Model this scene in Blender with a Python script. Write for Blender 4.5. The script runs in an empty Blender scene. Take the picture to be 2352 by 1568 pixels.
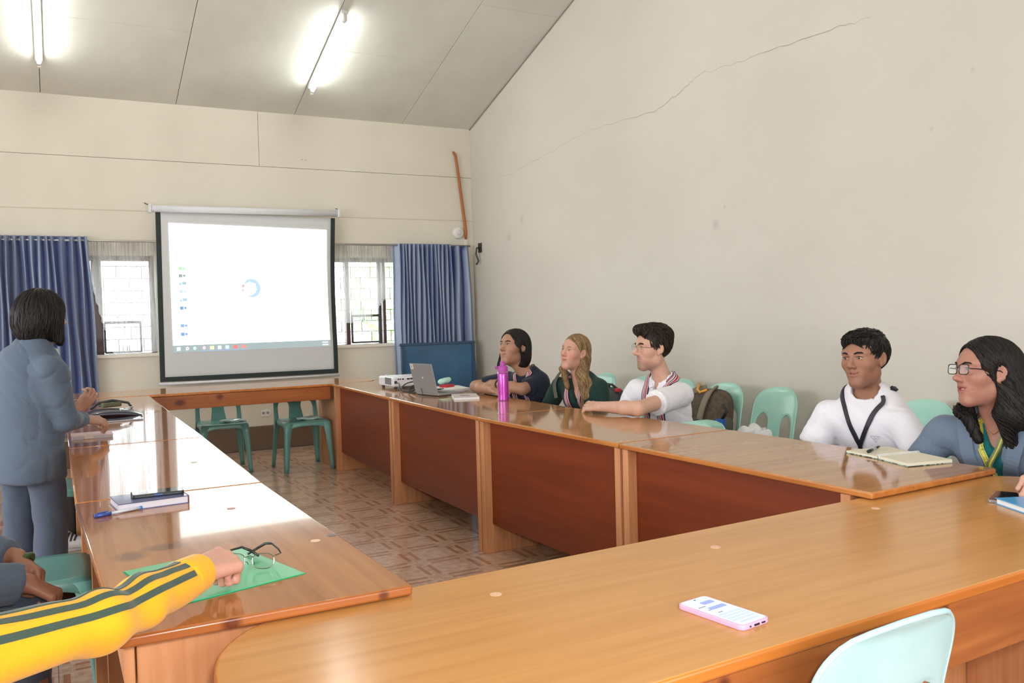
import bpy, math, random
import numpy as np
from mathutils import Vector, Matrix
random.seed(7); RNG=np.random.default_rng(7)
S=bpy.context.scene; COL=S.collection
PI=math.pi
# ------------------------------------------------------------------ camera, world, exposure
CAMZ=1.352
def cam_axes(yaw,pitch,roll):
    cy,sy=math.cos(yaw),math.sin(yaw)
    f=Vector((sy*math.cos(pitch),cy*math.cos(pitch),math.sin(pitch))); r=Vector((cy,-sy,0)); u=r.cross(f)
    return r*math.cos(roll)+u*math.sin(roll), -r*math.sin(roll)+u*math.cos(roll), f
cam=bpy.data.cameras.new('camera'); cam.sensor_width=36; cam.lens=1984.8*36/2352; cam.clip_start=.02
co=bpy.data.objects.new('camera',cam); COL.objects.link(co)
r_,u_,f_=cam_axes(math.radians(28.074),math.radians(-1.829),math.radians(-1.492))
M=Matrix.Identity(4)
for i in range(3): M[i][0]=r_[i]; M[i][1]=u_[i]; M[i][2]=-f_[i]
M[0][3]=0; M[1][3]=0; M[2][3]=CAMZ
co.matrix_world=M; S.camera=co
S.view_settings.view_transform='Standard'; S.view_settings.look='None'; S.view_settings.gamma=1
S.view_settings.use_curve_mapping=False; S.view_settings.exposure=0.57
W=bpy.data.worlds.new('world'); S.world=W; W.use_nodes=True
bg=W.node_tree.nodes['Background']; bg.inputs[0].default_value=(.93,.97,1,1); bg.inputs[1].default_value=5.0
def area(name,loc,rot,sx,sy,energy,color=(1,1,1)):
    l=bpy.data.lights.new(name,'AREA'); l.shape='RECTANGLE'; l.size=sx; l.size_y=sy; l.energy=energy; l.color=color
    o=bpy.data.objects.new(name,l); o.location=loc; o.rotation_euler=rot; COL.objects.link(o); return o
# the camera's own flash, just above and right of the lens
fl=bpy.data.lights.new('camera_flash','AREA'); fl.shape='DISK'; fl.size=.10; fl.energy=20; fl.color=(1,.97,.93)
fo=bpy.data.objects.new('camera_flash',fl); COL.objects.link(fo)
fm=M.copy(); fp=Vector((0,0,CAMZ))+r_*.10+u_*.13-f_*.06
for i in range(3): fm[i][3]=fp[i]
fo.matrix_world=fm
# added fill panels, unseen, at assumed windows behind and left of the photographer
area('added_fill_light',(-3.25,3.6,1.7),(0,math.radians(-90),0),1.3,5.0,55,(.90,.96,1))
area('added_fill_light',(1.2,-1.55,1.8),(math.radians(90),0,0),4.5,1.5,80,(.95,.98,1))

# ------------------------------------------------------------------ materials
MATS={}
def mat(name,col,rough=.6,metal=0,coat=0,spec=.5,emit=None,estr=1,alpha=None,sheen=0,trans=0,coatr=.05):
    if name in MATS: return MATS[name]
    m=bpy.data.materials.new(name); m.use_nodes=True; b=m.node_tree.nodes['Principled BSDF']
    b.inputs['Base Color'].default_value=(*col,1); b.inputs['Roughness'].default_value=rough
    b.inputs['Metallic'].default_value=metal; b.inputs['Coat Weight'].default_value=coat; b.inputs['Coat Roughness'].default_value=coatr
    b.inputs['Specular IOR Level'].default_value=spec; b.inputs['Sheen Weight'].default_value=sheen
    b.inputs['Transmission Weight'].default_value=trans
    if emit: b.inputs['Emission Color'].default_value=(*emit,1); b.inputs['Emission Strength'].default_value=estr
    MATS[name]=m; return m
def N(m,t,**k):
    n=m.node_tree.nodes.new(t)
    for a,v in k.items(): setattr(n,a,v)
    return n
def Lk(m,a,b): m.node_tree.links.new(a,b)
def bsdf(m): return m.node_tree.nodes['Principled BSDF']
def noisy(m,c1,c2,scale=(1,1,1),ns=5,detail=4,lo=.35,hi=.65,bump=0,coord='Object',rot=(0,0,0),bd=.01,extra=None):
    """noise-mixed base colour in object space"""
    tc=N(m,'ShaderNodeTexCoord'); mp=N(m,'ShaderNodeMapping'); mp.inputs['Scale'].default_value=scale; mp.inputs['Rotation'].default_value=rot
    Lk(m,tc.outputs[coord],mp.inputs[0]); nz=N(m,'ShaderNodeTexNoise'); nz.inputs['Scale'].default_value=ns; nz.inputs['Detail'].default_value=detail
    Lk(m,mp.outputs[0],nz.inputs[0]); cr=N(m,'ShaderNodeValToRGB'); e=cr.color_ramp.elements
    e[0].position=lo; e[1].position=hi; e[0].color=(*c1,1); e[1].color=(*c2,1); Lk(m,nz.outputs[0],cr.inputs[0])
    out=cr.outputs[0]
    if bump:
        bp=N(m,'ShaderNodeBump'); bp.inputs['Strength'].default_value=bump; bp.inputs['Distance'].default_value=bd
        Lk(m,nz.outputs[0],bp.inputs['Height']); Lk(m,bp.outputs[0],bsdf(m).inputs['Normal'])
    if extra: out=extra(m,out,tc)
    Lk(m,out,bsdf(m).inputs['Base Color']); return m
def mixc(m,fac,a,b):
    x=N(m,'ShaderNodeMix',data_type='RGBA'); 
    if hasattr(fac,'links') : Lk(m,fac,x.inputs[0])
    else: x.inputs[0].default_value=fac
    for s,i in ((a,6),(b,7)):
        if hasattr(s,'links'): Lk(m,s,x.inputs[i])
        else: x.inputs[i].default_value=(*s,1)
    return x.outputs[2]
def math_(m,op,a,b=None,c=None,clamp=False):
    x=N(m,'ShaderNodeMath',operation=op,use_clamp=clamp)
    for i,s in enumerate((a,b,c)):
        if s is None: continue
        if hasattr(s,'links'): Lk(m,s,x.inputs[i])
        else: x.inputs[i].default_value=s
    return x.outputs[0]
def wood(name,c1,c2,axis='x',rough=.3,coat=0,knots=(),coatr=.06,fine=38,c3=None,bumpy=.0,spec=.5,kc=(.10,.018,.006)):
    """varnished timber: grain stretched along an axis, optional knots (object space points)"""
    if name in MATS: return MATS[name]
    m=mat(name,c1,rough,coat=coat,coatr=coatr,spec=spec)
    sc={'x':(.05,1,1),'y':(1,.05,1),'z':(1,1,.05)}[axis]
    def ext(m,out,tc):
        mp=N(m,'ShaderNodeMapping'); mp.inputs['Scale'].default_value=tuple(.9 if s==1 else .12 for s in sc)
        Lk(m,tc.outputs['Object'],mp.inputs[0]); nz=N(m,'ShaderNodeTexNoise'); nz.inputs['Scale'].default_value=7; nz.inputs['Distortion'].default_value=.6
        Lk(m,mp.outputs[0],nz.inputs[0])
        f=math_(m,'MULTIPLY_ADD',nz.outputs[0],1.6,-.45,True)
        out=mixc(m,math_(m,'MULTIPLY',f,.35),out,c3 or tuple(x*.6 for x in c1))
        geo=N(m,'ShaderNodeNewGeometry')
        for k in knots:
            vs=N(m,'ShaderNodeVectorMath',operation='SUBTRACT'); Lk(m,geo.outputs['Position'],vs.inputs[0]); vs.inputs[1].default_value=k[:3]
            ms=N(m,'ShaderNodeVectorMath',operation='MULTIPLY'); Lk(m,vs.outputs[0],ms.inputs[0]); ms.inputs[1].default_value=(.55,.55,1) if len(k)<5 else k[4]
            ln=N(m,'ShaderNodeVectorMath',operation='LENGTH'); Lk(m,ms.outputs[0],ln.inputs[0])
            g=math_(m,'MULTIPLY_ADD',ln.outputs['Value'],-1/k[3],1.6,True)
            out=mixc(m,math_(m,'MULTIPLY',g,.85),out,kc)
        return out
    noisy(m,c1,c2,sc,fine,5,.3,.7,coord='Object',extra=ext,bump=bumpy,bd=.002)
    return m
# ------------------------------------------------------------------ object helpers
def tag(o,label=None,cat=None,group=None,kind=None):
    if label: o['label']=label
    if cat: o['category']=cat
    if group: o['group']=group
    if kind: o['kind']=kind
    return o
def empty(name,loc=(0,0,0),rz=0,**k):
    o=bpy.data.objects.new(name,None); o.empty_display_size=.05; o.location=loc; o.rotation_euler=(0,0,rz); COL.objects.link(o); return tag(o,**k)
def link(name,me,m,parent=None,smooth=False,**k):
    o=bpy.data.objects.new(name,me)
    if m is not None:
        for x in (m if isinstance(m,(list,tuple)) else [m]): me.materials.append(x)
    if smooth: me.polygons.foreach_set('use_smooth',[True]*len(me.polygons))
    COL.objects.link(o)
    if parent is not None:
        o.parent=parent
        p=parent; off=Vector((0,0,0))
        while p is not None: off+=Vector(p.location); p=p.parent
        if parent.get('_world',0): o.location=-off+Vector((0,0,0))
    return tag(o,**k)
class MB:
    def __init__(s): s.v=[]; s.f=[]; s.mi=[]
    def add(s,v,f,mi=0):
        n=len(s.v); s.v+= [tuple(p) for p in v]; s.f+=[tuple(i+n for i in q) for q in f]; s.mi+=[mi]*len(f); return s
    def box(s,x0,x1,y0,y1,z0,z1,mi=0):
        return s.add([(x0,y0,z0),(x1,y0,z0),(x1,y1,z0),(x0,y1,z0),(x0,y0,z1),(x1,y0,z1),(x1,y1,z1),(x0,y1,z1)],
          [(0,3,2,1),(4,5,6,7),(0,1,5,4),(1,2,6,5),(2,3,7,6),(3,0,4,7)],mi)
    def prism(s,poly,z0,z1,mi=0):
        n=len(poly); v=[(x,y,z0) for x,y in poly]+[(x,y,z1) for x,y in poly]
        f=[tuple(range(n-1,-1,-1)),tuple(range(n,2*n))]+[(i,(i+1)%n,n+(i+1)%n,n+i) for i in range(n)]
        return s.add(v,f,mi)
    def tube(s,pts,r,n=8,mi=0,closed=False,cap=True):
        pts=[Vector(p) for p in pts]; rs=r if isinstance(r,(list,tuple)) else [r]*len(pts)
        v=[];f=[]; prev=None
        for i,p in enumerate(pts):
            if closed: t=(pts[(i+1)%len(pts)]-pts[i-1])
            else: t=(pts[min(i+1,len(pts)-1)]-pts[max(i-1,0)])
            t.normalize()
            if prev is None: a=t.orthogonal().normalized()
            else:
                a=prev-t*prev.dot(t); a=a.normalized() if a.length>1e-6 else t.orthogonal().normalized()
            prev=a; b=t.cross(a)
            v+=[p+(a*math.cos(2*PI*k/n)+b*math.sin(2*PI*k/n))*rs[i] for k in range(n)]
        m=len(pts)
        for i in range(m if closed else m-1):
            j=(i+1)%m
            f+=[(i*n+k,i*n+(k+1)%n,j*n+(k+1)%n,j*n+k) for k in range(n)]
        if not closed and cap: f+=[tuple(range(n-1,-1,-1)),tuple((m-1)*n+k for k in range(n))]
        return s.add(v,f,mi)
    def lathe(s,prof,c=(0,0,0),n=24,mi=0,axis='z'):
        v=[];f=[]
        for r,z in prof:
            for k in range(n):
                a=2*PI*k/n; p=(r*math.cos(a),r*math.sin(a),z)
                if axis=='y': p=(p[0],p[2],p[1])
                v.append((p[0]+c[0],p[1]+c[1],p[2]+c[2]))
        for i in range(len(prof)-1): f+=[(i*n+k,i*n+(k+1)%n,(i+1)*n+(k+1)%n,(i+1)*n+k) for k in range(n)]
        f+=[tuple(range(n-1,-1,-1)),tuple((len(prof)-1)*n+k for k in range(n))]
        return s.add(v,f,mi)
    def rot(s,c,a,start=0):
        ca,sa=math.cos(a),math.sin(a)
        for i in range(start,len(s.v)):
            x,y,z=s.v[i]; x-=c[0]; y-=c[1]; s.v[i]=(c[0]+ca*x-sa*y,c[1]+sa*x+ca*y,z)
        return s
    def mesh(s,name):
        me=bpy.data.meshes.new(name); me.from_pydata([tuple(p) for p in s.v],[],s.f); me.update()
        if any(s.mi): me.polygons.foreach_set('material_index',s.mi)
        return me
    def ob(s,name,m,parent=None,smooth=False,bevel=0,seg=2,world=True,**k):
        """world=True: coordinates are world coordinates; with a parent they are made relative to it"""
        if parent is not None and world:
            off=Vector((0,0,0)); p=parent
            while p is not None: off+=Vector(p.location); p=p.parent
            s.v=[(a[0]-off[0],a[1]-off[1],a[2]-off[2]) for a in s.v]
        o=link(name,s.mesh(name),m,parent,smooth,**k)
        if bevel:
            b=o.modifiers.new('bevel','BEVEL'); b.width=bevel; b.segments=seg; b.limit_method='ANGLE'; b.angle_limit=math.radians(40)
        return o
def wbox(name,x0,x1,y0,y1,z0,z1,m,parent=None,bevel=0,**k):
    return MB().box(x0,x1,y0,y1,z0,z1).ob(name,m,parent,bevel=bevel,**k)
def autosmooth(o,ang=35):
    me=o.data; me.polygons.foreach_set('use_smooth',[True]*len(me.polygons))
    try: me.set_sharp_from_angle(angle=math.radians(ang))
    except Exception: pass
    return o

# ------------------------------------------------------------------ room materials
WALLC=(.80,.72,.60)
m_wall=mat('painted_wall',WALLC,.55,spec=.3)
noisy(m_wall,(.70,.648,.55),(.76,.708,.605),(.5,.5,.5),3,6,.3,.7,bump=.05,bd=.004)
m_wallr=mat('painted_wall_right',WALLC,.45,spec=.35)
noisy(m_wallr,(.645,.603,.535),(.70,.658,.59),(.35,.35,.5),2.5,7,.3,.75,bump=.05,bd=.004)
m_ceil=mat('ceiling_paint',(.66,.63,.58),.7)
noisy(m_ceil,(.61,.60,.545),(.71,.70,.64),(1,.6,1),2.2,6,.3,.7,bump=.04,bd=.004)
def smudges(m,out,tc):
    sp=N(m,'ShaderNodeSeparateXYZ'); Lk(m,tc.outputs['Object'],sp.inputs[0])
    nz=N(m,'ShaderNodeTexNoise'); nz.inputs['Scale'].default_value=3.5; nz.inputs['Detail'].default_value=5; Lk(m,tc.outputs['Object'],nz.inputs[0])
    br=math_(m,'MULTIPLY_ADD',nz.outputs[0],5,-2.6,True)
    for z0,w,s in ((1.205,.012,.30),(1.60,.006,.14),(1.20,.10,.10)):
        d=math_(m,'ABSOLUTE',math_(m,'SUBTRACT',sp.outputs[2],z0)); f=math_(m,'MULTIPLY_ADD',d,-1/w,1,True)
        out=mixc(m,math_(m,'MULTIPLY',math_(m,'MULTIPLY',f,br),s),out,(.34,.31,.26))
    for y0,z0,r in ((8.0,2.34,.05),(8.3,2.18,.06),(5.0,1.98,.05),(3.2,2.33,.018),(2.95,2.6,.015),(4.9,2.1,.018)):
        vs=N(m,'ShaderNodeVectorMath',operation='DISTANCE'); Lk(m,tc.outputs['Object'],vs.inputs[0]); vs.inputs[1].default_value=(0,y0,z0)
        f=math_(m,'MULTIPLY_ADD',vs.outputs['Value'],-1/r,1,True); out=mixc(m,math_(m,'MULTIPLY',f,.35),out,(.32,.29,.24))
    return out
noisy(m_wallr,(.645,.603,.535),(.70,.658,.59),(.35,.35,.5),2.5,7,.3,.75,extra=smudges)
m_crack=mat('crack_line',(.33,.29,.23),.8)
m_skirt=mat('skirting_brown',(.16,.10,.065),.5)
m_grout=mat('grout',(.50,.40,.33),.8)

# ------------------------------------------------------------------ room shell
XR=4.42; YB=9.2; XL=-3.3; YF=-1.6; YRIDGE=4.0
def zc(y): return 3.52+.322*(YB-y) if y>YRIDGE else 3.52+.322*(YB-YRIDGE)-.322*(YRIDGE-y)
# back wall pieces around two window openings
wb=empty('wall_back',(0,YB,0),kind='structure')
OP=[(-1.6,.93),(2.62,3.62)]; ZS=1.06; ZT=2.02; TH=.16
def wallpanel(x0,x1,z0,z1,b=.003): return wbox('wall_panel',x0,x1,YB,YB+TH,z0,z1,m_wall,wb,bevel=b)
xs=[XL,OP[0][0],OP[0][1],OP[1][0],OP[1][1],XR]
for i in (0,2,4): wallpanel(xs[i],xs[i+1],ZS,ZT,0)
wallpanel(XL,XR,0,ZS,0)
wallpanel(XL,XR,ZT,2.452,0)
wallpanel(XL,XR,2.455,2.953,.004)
for a,b in ((XL,1.98),(1.983,XR)): wallpanel(a,b,2.956,3.53,.003)
MB().box(XL,XR,YB-.001,YB+.001,2.446,2.455).ob('seam_strip',mat('seam',(.62,.55,.44),.6),wb)
wr=empty('wall_right',(XR,0,0),kind='structure')
poly=[(YF,0),(YB+TH,0),(YB+TH,zc(YB)+.05),(YRIDGE,zc(YRIDGE)+.05),(YF,zc(YF)+.05)]
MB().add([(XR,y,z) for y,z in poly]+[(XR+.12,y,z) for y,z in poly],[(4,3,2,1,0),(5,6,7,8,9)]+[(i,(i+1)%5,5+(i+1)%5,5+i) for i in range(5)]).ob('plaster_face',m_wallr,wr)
def crack(pts,w,parent,x=XR-.0015):
    b=MB(); v=[]
    fine=[]
    for (a,b2) in zip(pts[:-1],pts[1:]):
        n=8
        for i in range(n):
            t=i/n; fine.append((a[0]+(b2[0]-a[0])*t,a[1]+(b2[1]-a[1])*t+random.uniform(-.012,.012)))
    fine.append(pts[-1])
    for i,(y,z) in enumerate(fine):
        ww=w*(.4+.6*math.sin(PI*i/(len(fine)-1)))*random.uniform(.5,1)
        v+=[(x,y,z-ww),(x,y,z+ww)]
    b.add(v,[(2*i,2*i+2,2*i+3,2*i+1) for i in range(len(fine)-1)])
    return b.ob('crack',m_crack,parent)
crack([(6.67,3.017),(5.7,2.98),(5.35,3.06),(5.16,3.13)],.0022,wr)
crack([(5.16,3.13),(4.6,3.11),(3.9,3.09),(3.6,3.078)],.0022,wr)
crack([(8.97,3.46-.62),(8.2,2.86),(7.4,2.93),(6.67,3.017)],.0014,wr)
wl=empty('wall_left',(XL,0,0),kind='structure')
for (y0,y1,z0,z1) in ((YF,1.2,0,zc(2)),(1.2,6.2,0,1.0),(1.2,6.2,2.4,3.6),(6.2,YB+TH,0,3.7)):
    wbox('wall_panel',XL-.12,XL,y0,y1,z0,z1,m_wall,wl)
polyl=[(YF,3.55),(YB,3.55),(YRIDGE,zc(YRIDGE)+.05)]
MB().add([(XL,y,z) for y,z in polyl]+[(XL-.12,y,z) for y,z in polyl],[(0,1,2),(5,4,3),(0,3,4,1),(1,4,5,2),(2,5,3,0)]).ob('gable_panel',m_wall,wl)
wf=wbox('wall_front',XL,XR,YF-.12,YF,0,3.6,m_wall,kind='structure')
# ceiling boards, seams running up the slope
ce=empty('ceiling',(0,0,3.5),kind='structure')
def cboard(x0,x1,y0,y1):
    g=.0025; x0+=g;x1-=g;y0+=g;y1-=g
    MB().add([(x0,y0,zc(y0)),(x1,y0,zc(y0)),(x1,y1,zc(y1)),(x0,y1,zc(y1)),(x0,y0,zc(y0)+.012),(x1,y0,zc(y0)+.012),(x1,y1,zc(y1)+.012),(x0,y1,zc(y1)+.012)],
      [(0,3,2,1),(4,5,6,7),(0,1,5,4),(1,2,6,5),(2,3,7,6),(3,0,4,7)]).ob('ceiling_board',m_ceil,ce,bevel=.002)
sx=[XL,-2.38,-1.19,0,1.185,2.365,3.575,XR]
for i in range(7):
    off=0 if i%2 else .9
    ys=[YB+.02]; y=YB-1.15-off
    while y>YRIDGE+.4: ys.append(y); y-=2.3
    ys.append(YRIDGE)
    for a,b in zip(ys[1:],ys[:-1]): cboard(sx[i],sx[i+1],a,b)
    cboard(sx[i],sx[i+1],YF,YRIDGE)
MB().add([(XL-.1,YF,zc(YF)+.02),(XR+.1,YF,zc(YF)+.02),(XR+.1,YRIDGE,zc(YRIDGE)+.02),(XL-.1,YRIDGE,zc(YRIDGE)+.02),(XL-.1,YB+.15,zc(YB)+.0),(XR+.1,YB+.15,zc(YB)+.0)],
   [(0,3,2,1),(3,4,5,2)]).ob('roof_backing',mat('roof_dark',(.07,.06,.05),.9),ce)
# dark strip painting in the edge shadow where the ceiling meets the right wall
MB().tube([(XR-.008,YB,zc(YB)-.006),(XR-.008,YRIDGE,zc(YRIDGE)-.006)],.006,6).ob('edge_shadow_strip',mat('edge_shadow_dark',(.30,.27,.23),.7),kind='structure')
# floor with individual tiles
def tile_mat():
    m=mat('floor_tile',(.5,.4,.3),.28,coat=.7,coatr=.10)
    uv=N(m,'ShaderNodeTexCoord'); sp=N(m,'ShaderNodeSeparateXYZ'); Lk(m,uv.outputs['UV'],sp.inputs[0])
    oi=N(m,'ShaderNodeObjectInfo')
    ge=N(m,'ShaderNodeNewGeometry')
    nz=N(m,'ShaderNodeTexNoise'); nz.inputs['Scale'].default_value=26; nz.inputs['Detail'].default_value=6; Lk(m,ge.outputs['Position'],nz.inputs[0])
    cr=N(m,'ShaderNodeValToRGB'); e=cr.color_ramp.elements; e[0].position=.32; e[1].position=.68; e[0].color=(.47,.28,.18,1); e[1].color=(.74,.52,.38,1); Lk(m,nz.outputs[0],cr.inputs[0])
    out=cr.outputs[0]
    def band(c,lo,hi):   # 1 if lo<c<hi
        return math_(m,'MULTIPLY',math_(m,'GREATER_THAN',c,lo),math_(m,'LESS_THAN',c,hi))
    x,y=sp.outputs[0],sp.outputs[1]
    br=(.36,.125,.045)
    tot=None
    for c,o in ((x,y),(y,x)):
        for lo,hi in ((.05,.135),(.865,.95)):
            for a,b in ((.20,.80),):
                t=math_(m,'MULTIPLY',band(c,lo,hi),band(o,a,b))
                tot=t if tot is None else math_(m,'MAXIMUM',tot,t)
    nz2=N(m,'ShaderNodeTexNoise'); nz2.inputs['Scale'].default_value=60; Lk(m,ge.outputs['Position'],nz2.inputs[0])
    out=mixc(m,math_(m,'MULTIPLY',tot,math_(m,'MULTIPLY_ADD',nz2.outputs[0],.5,.55,True)),out,br)
    ln=None
    for c in (x,y):
        for p in (.165,.835):
            t=band(c,p-.006,p+.006); ln=t if ln is None else math_(m,'MAXIMUM',ln,t)
    t=math_(m,'MULTIPLY',band(x,.497,.505),band(y,.165,.835)); ln=math_(m,'MAXIMUM',ln,t)
    out=mixc(m,math_(m,'MULTIPLY',ln,.55),out,(.66,.52,.42))
    Lk(m,out,bsdf(m).inputs['Base Color']); return m
m_tile=tile_mat()
fl_=empty('floor',(0,0,0),kind='structure')
wbox('screed',XL-.1,XR+.1,YF-.1,YB+.1,-.1,-.004,m_grout,fl_)
TS=.2925; TX=1.7325; TY=4.692
def tile_mesh():
    h=TS/2-.0012; me=MB().box(-h,h,-h,h,-.008,0).mesh('tile'); uvl=me.uv_layers.new()
    for p in me.polygons:
        for li in p.loop_indices:
            v=me.vertices[me.loops[li].vertex_index].co; uvl.data[li].uv=((v.x+h)/(2*h),(v.y+h)/(2*h))
    me.materials.append(m_tile); return me
tm=tile_mesh(); cells=[]
for i in range(-20,12):
    for j in range(-24,18):
        x=TX+(i+.5)*TS; y=TY+(j+.5)*TS*1.003
        if x<XL or x>XR or y<YF or y>YB: continue
        vis=(.65<x<2.85 and y>1.7)
        d=math.hypot(x,y)*(.5 if vis else 2.2)
        cells.append((d,x,y))
cells.sort()
for k,(d,x,y) in enumerate(cells[:290]):
    o=bpy.data.objects.new('floor_tile',tm); o.parent=fl_; o.location=(x,y,-.0); COL.objects.link(o)
b=MB(); h=TS/2-.0012; 
for d,x,y in cells[290:]: b.box(x-h,x+h,y-h,y+h,-.008,0)
me=b.mesh('tile_rest'); uvl=me.uv_layers.new(); vv=np.array([v[:2] for v in b.v]); cs=np.repeat(np.array([(x,y) for d,x,y in cells[290:]]),8,axis=0)
uvs=(vv-cs+h)/(2*h); li=np.empty(len(me.loops),dtype=np.int32); me.loops.foreach_get('vertex_index',li); uvl.data.foreach_set('uv',uvs[li].astype(np.float32).ravel())
o=link('tile_field',me,m_tile,fl_); tag(o,kind='stuff')
wbox('baseboard_back',XL,XR,YB-.022,YB,0,.25,m_skirt,bevel=.004,kind='structure')
wbox('baseboard_right',XR-.02,XR,YF,YB-.022,0,.25,m_skirt,bevel=.004,kind='structure')

# ------------------------------------------------------------------ windows
m_wframe=mat('window_wood',(.10,.045,.035),.5,coat=.2)
m_sash=mat('sash_dark',(.045,.04,.038),.5)
m_grille=mat('grille_paint',(.16,.13,.11),.5)
m_sill=mat('sill_paint',(.80,.74,.66),.5)
def glass_mat():
    m=bpy.data.materials.new('window_glass'); m.use_nodes=True; nt=m.node_tree; nt.nodes.remove(nt.nodes['Principled BSDF'])
    o=nt.nodes['Material Output']; t=nt.nodes.new('ShaderNodeBsdfTransparent'); t.inputs[0].default_value=(.93,.95,.95,1)
    g=nt.nodes.new('ShaderNodeBsdfGlossy'); g.inputs['Roughness'].default_value=.02; mx=nt.nodes.new('ShaderNodeMixShader'); mx.inputs[0].default_value=.06
    nt.links.new(t.outputs[0],mx.inputs[1]); nt.links.new(g.outputs[0],mx.inputs[2]); nt.links.new(mx.outputs[0],o.inputs[0]); return m
m_glass=glass_mat()
def window(name,x0,x1,mulls,sashes):
    w=empty(name,(x0,YB+.1,ZS),kind='structure')
    wbox('window_sill',x0-.02,x1+.02,YB-.025,YB+TH,ZS-.035,ZS,m_sill,w,bevel=.005)
    wbox('window_frame',x0,x1,YB+.09,YB+.15,ZT-.05,ZT,m_wframe,w)
    for a,b_ in mulls: wbox('mullion',a,b_,YB+.08,YB+.15,ZS,ZT-.05,m_wframe,w,bevel=.003)
    wbox('glass_pane',x0,x1,YB+.132,YB+.136,ZS,ZT-.05,m_glass,w)
    # security grille: staggered rods
    zz=[ZS+.02+.12*i for i in range(8)]
    for z in zz: wbox('grille_bar',x0,x1,YB+.155,YB+.163,z-.0035,z+.0035,m_grille,w)
    for i,z in enumerate(zz[:-1]):
        x=x0+.12+(.115 if i%2 else 0)
        while x<x1:
            wbox('grille_bar',x-.0035,x+.0035,YB+.155,YB+.163,z,z+.12,m_grille,w); x+=.23*1.0
    for (a,b_,za,zb,ang) in sashes:
        s=MB(); t=.013
        s.box(a,b_,YB+.03,YB+.055,zb-t,zb+t).box(a,b_,YB+.03,YB+.055,za-t*.6,za+t*.8).box(b_-t,b_+t*.3,YB+.03,YB+.055,za,zb).box(a-t*.6,a+t*.8,YB+.03,YB+.055,za,zb)
        s.rot((a,YB+.05),ang)
        so=s.ob('sash',m_sash,w)
        g=MB().box(a+t,b_-t,YB+.04,YB+.043,za,zb); g.rot((a,YB+.05),ang); g.ob('glass_pane',m_glass,so)
window('window_1',-1.6,.93,[(.365,.455),(.885,.93),(-.60,-.52),(-1.6,-1.55)],[(.462,.79,1.075,1.368,math.radians(2))])
window('window_2',2.62,3.62,[(2.885,2.93),(3.315,3.35),(3.58,3.62)],[(2.935,3.255,1.08,1.375,math.radians(0))])
wbox('trim_2',3.245,3.275,YB+.02,YB+.07,ZS,ZT-.05,m_sash,kind='structure',bevel=.003)
# unseen window frames added around the rear and left fill lights
w3=empty('added_window_rear',(1.2,YF,1.05),kind='structure'); w4=empty('added_window_left',(XL,3.7,1.0),kind='structure')
for x in (-1.1,.05,1.2,2.35,3.5): wbox('mullion',x-.03,x+.03,YF,YF+.07,1.0,2.6,m_wframe,w3,bevel=.003)
for z in (1.0,2.56): wbox('window_frame',-1.1,3.5,YF,YF+.07,z,z+.05,m_wframe,w3,bevel=.003)
for y in (1.2,2.45,3.7,4.95,6.2): wbox('mullion',XL-.10,XL-.02,y-.03,y+.03,1.0,2.4,m_wframe,w4,bevel=.003)
for z in (1.0,2.35): wbox('window_frame',XL-.10,XL-.02,1.2,6.2,z,z+.05,m_wframe,w4,bevel=.003)
# foliage and a pale yard wall outside, far beyond the windows
def leafball(c,r,n,seed,name,label,group):
    rn=random.Random(seed); b=MB()
    for i in range(n):
        d=Vector((rn.gauss(0,1),rn.gauss(0,1),rn.gauss(0,1))).normalized(); p=Vector(c)+Vector((d.x*r[0],d.y*r[1],d.z*r[2]))*rn.uniform(.6,1)
        a=Vector((rn.gauss(0,1),rn.gauss(0,1),rn.gauss(0,1))).normalized(); q=a.orthogonal().normalized(); s=rn.uniform(.06,.12)
        b.add([p-a*s,p+q*s*.5,p+a*s,p-q*s*.5],[(0,1,2,3)])
    t=empty(name,(c[0],c[1],0),label=label,cat='tree',group=group)
    b.ob('foliage',mat('leaf_green',(.55,.78,.36),.6),t,kind='stuff')
    MB().tube([(c[0],c[1],0),(c[0]+.1,c[1],c[2]*.5),(c[0],c[1],c[2])],[.10,.07,.04],8).ob('trunk',mat('bark',(.16,.11,.07),.9),t)
leafball((6.6,16.5,1.7),(1.7,1.2,1.0),1500,3,'garden_tree','bright green tree outside, seen low through the right-hand window',None)
MB().box(-30,40,YB+.3,60,-.3,-.05).ob('ground',mat('yard_concrete',(.55,.53,.48),.9),kind='structure')

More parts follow.
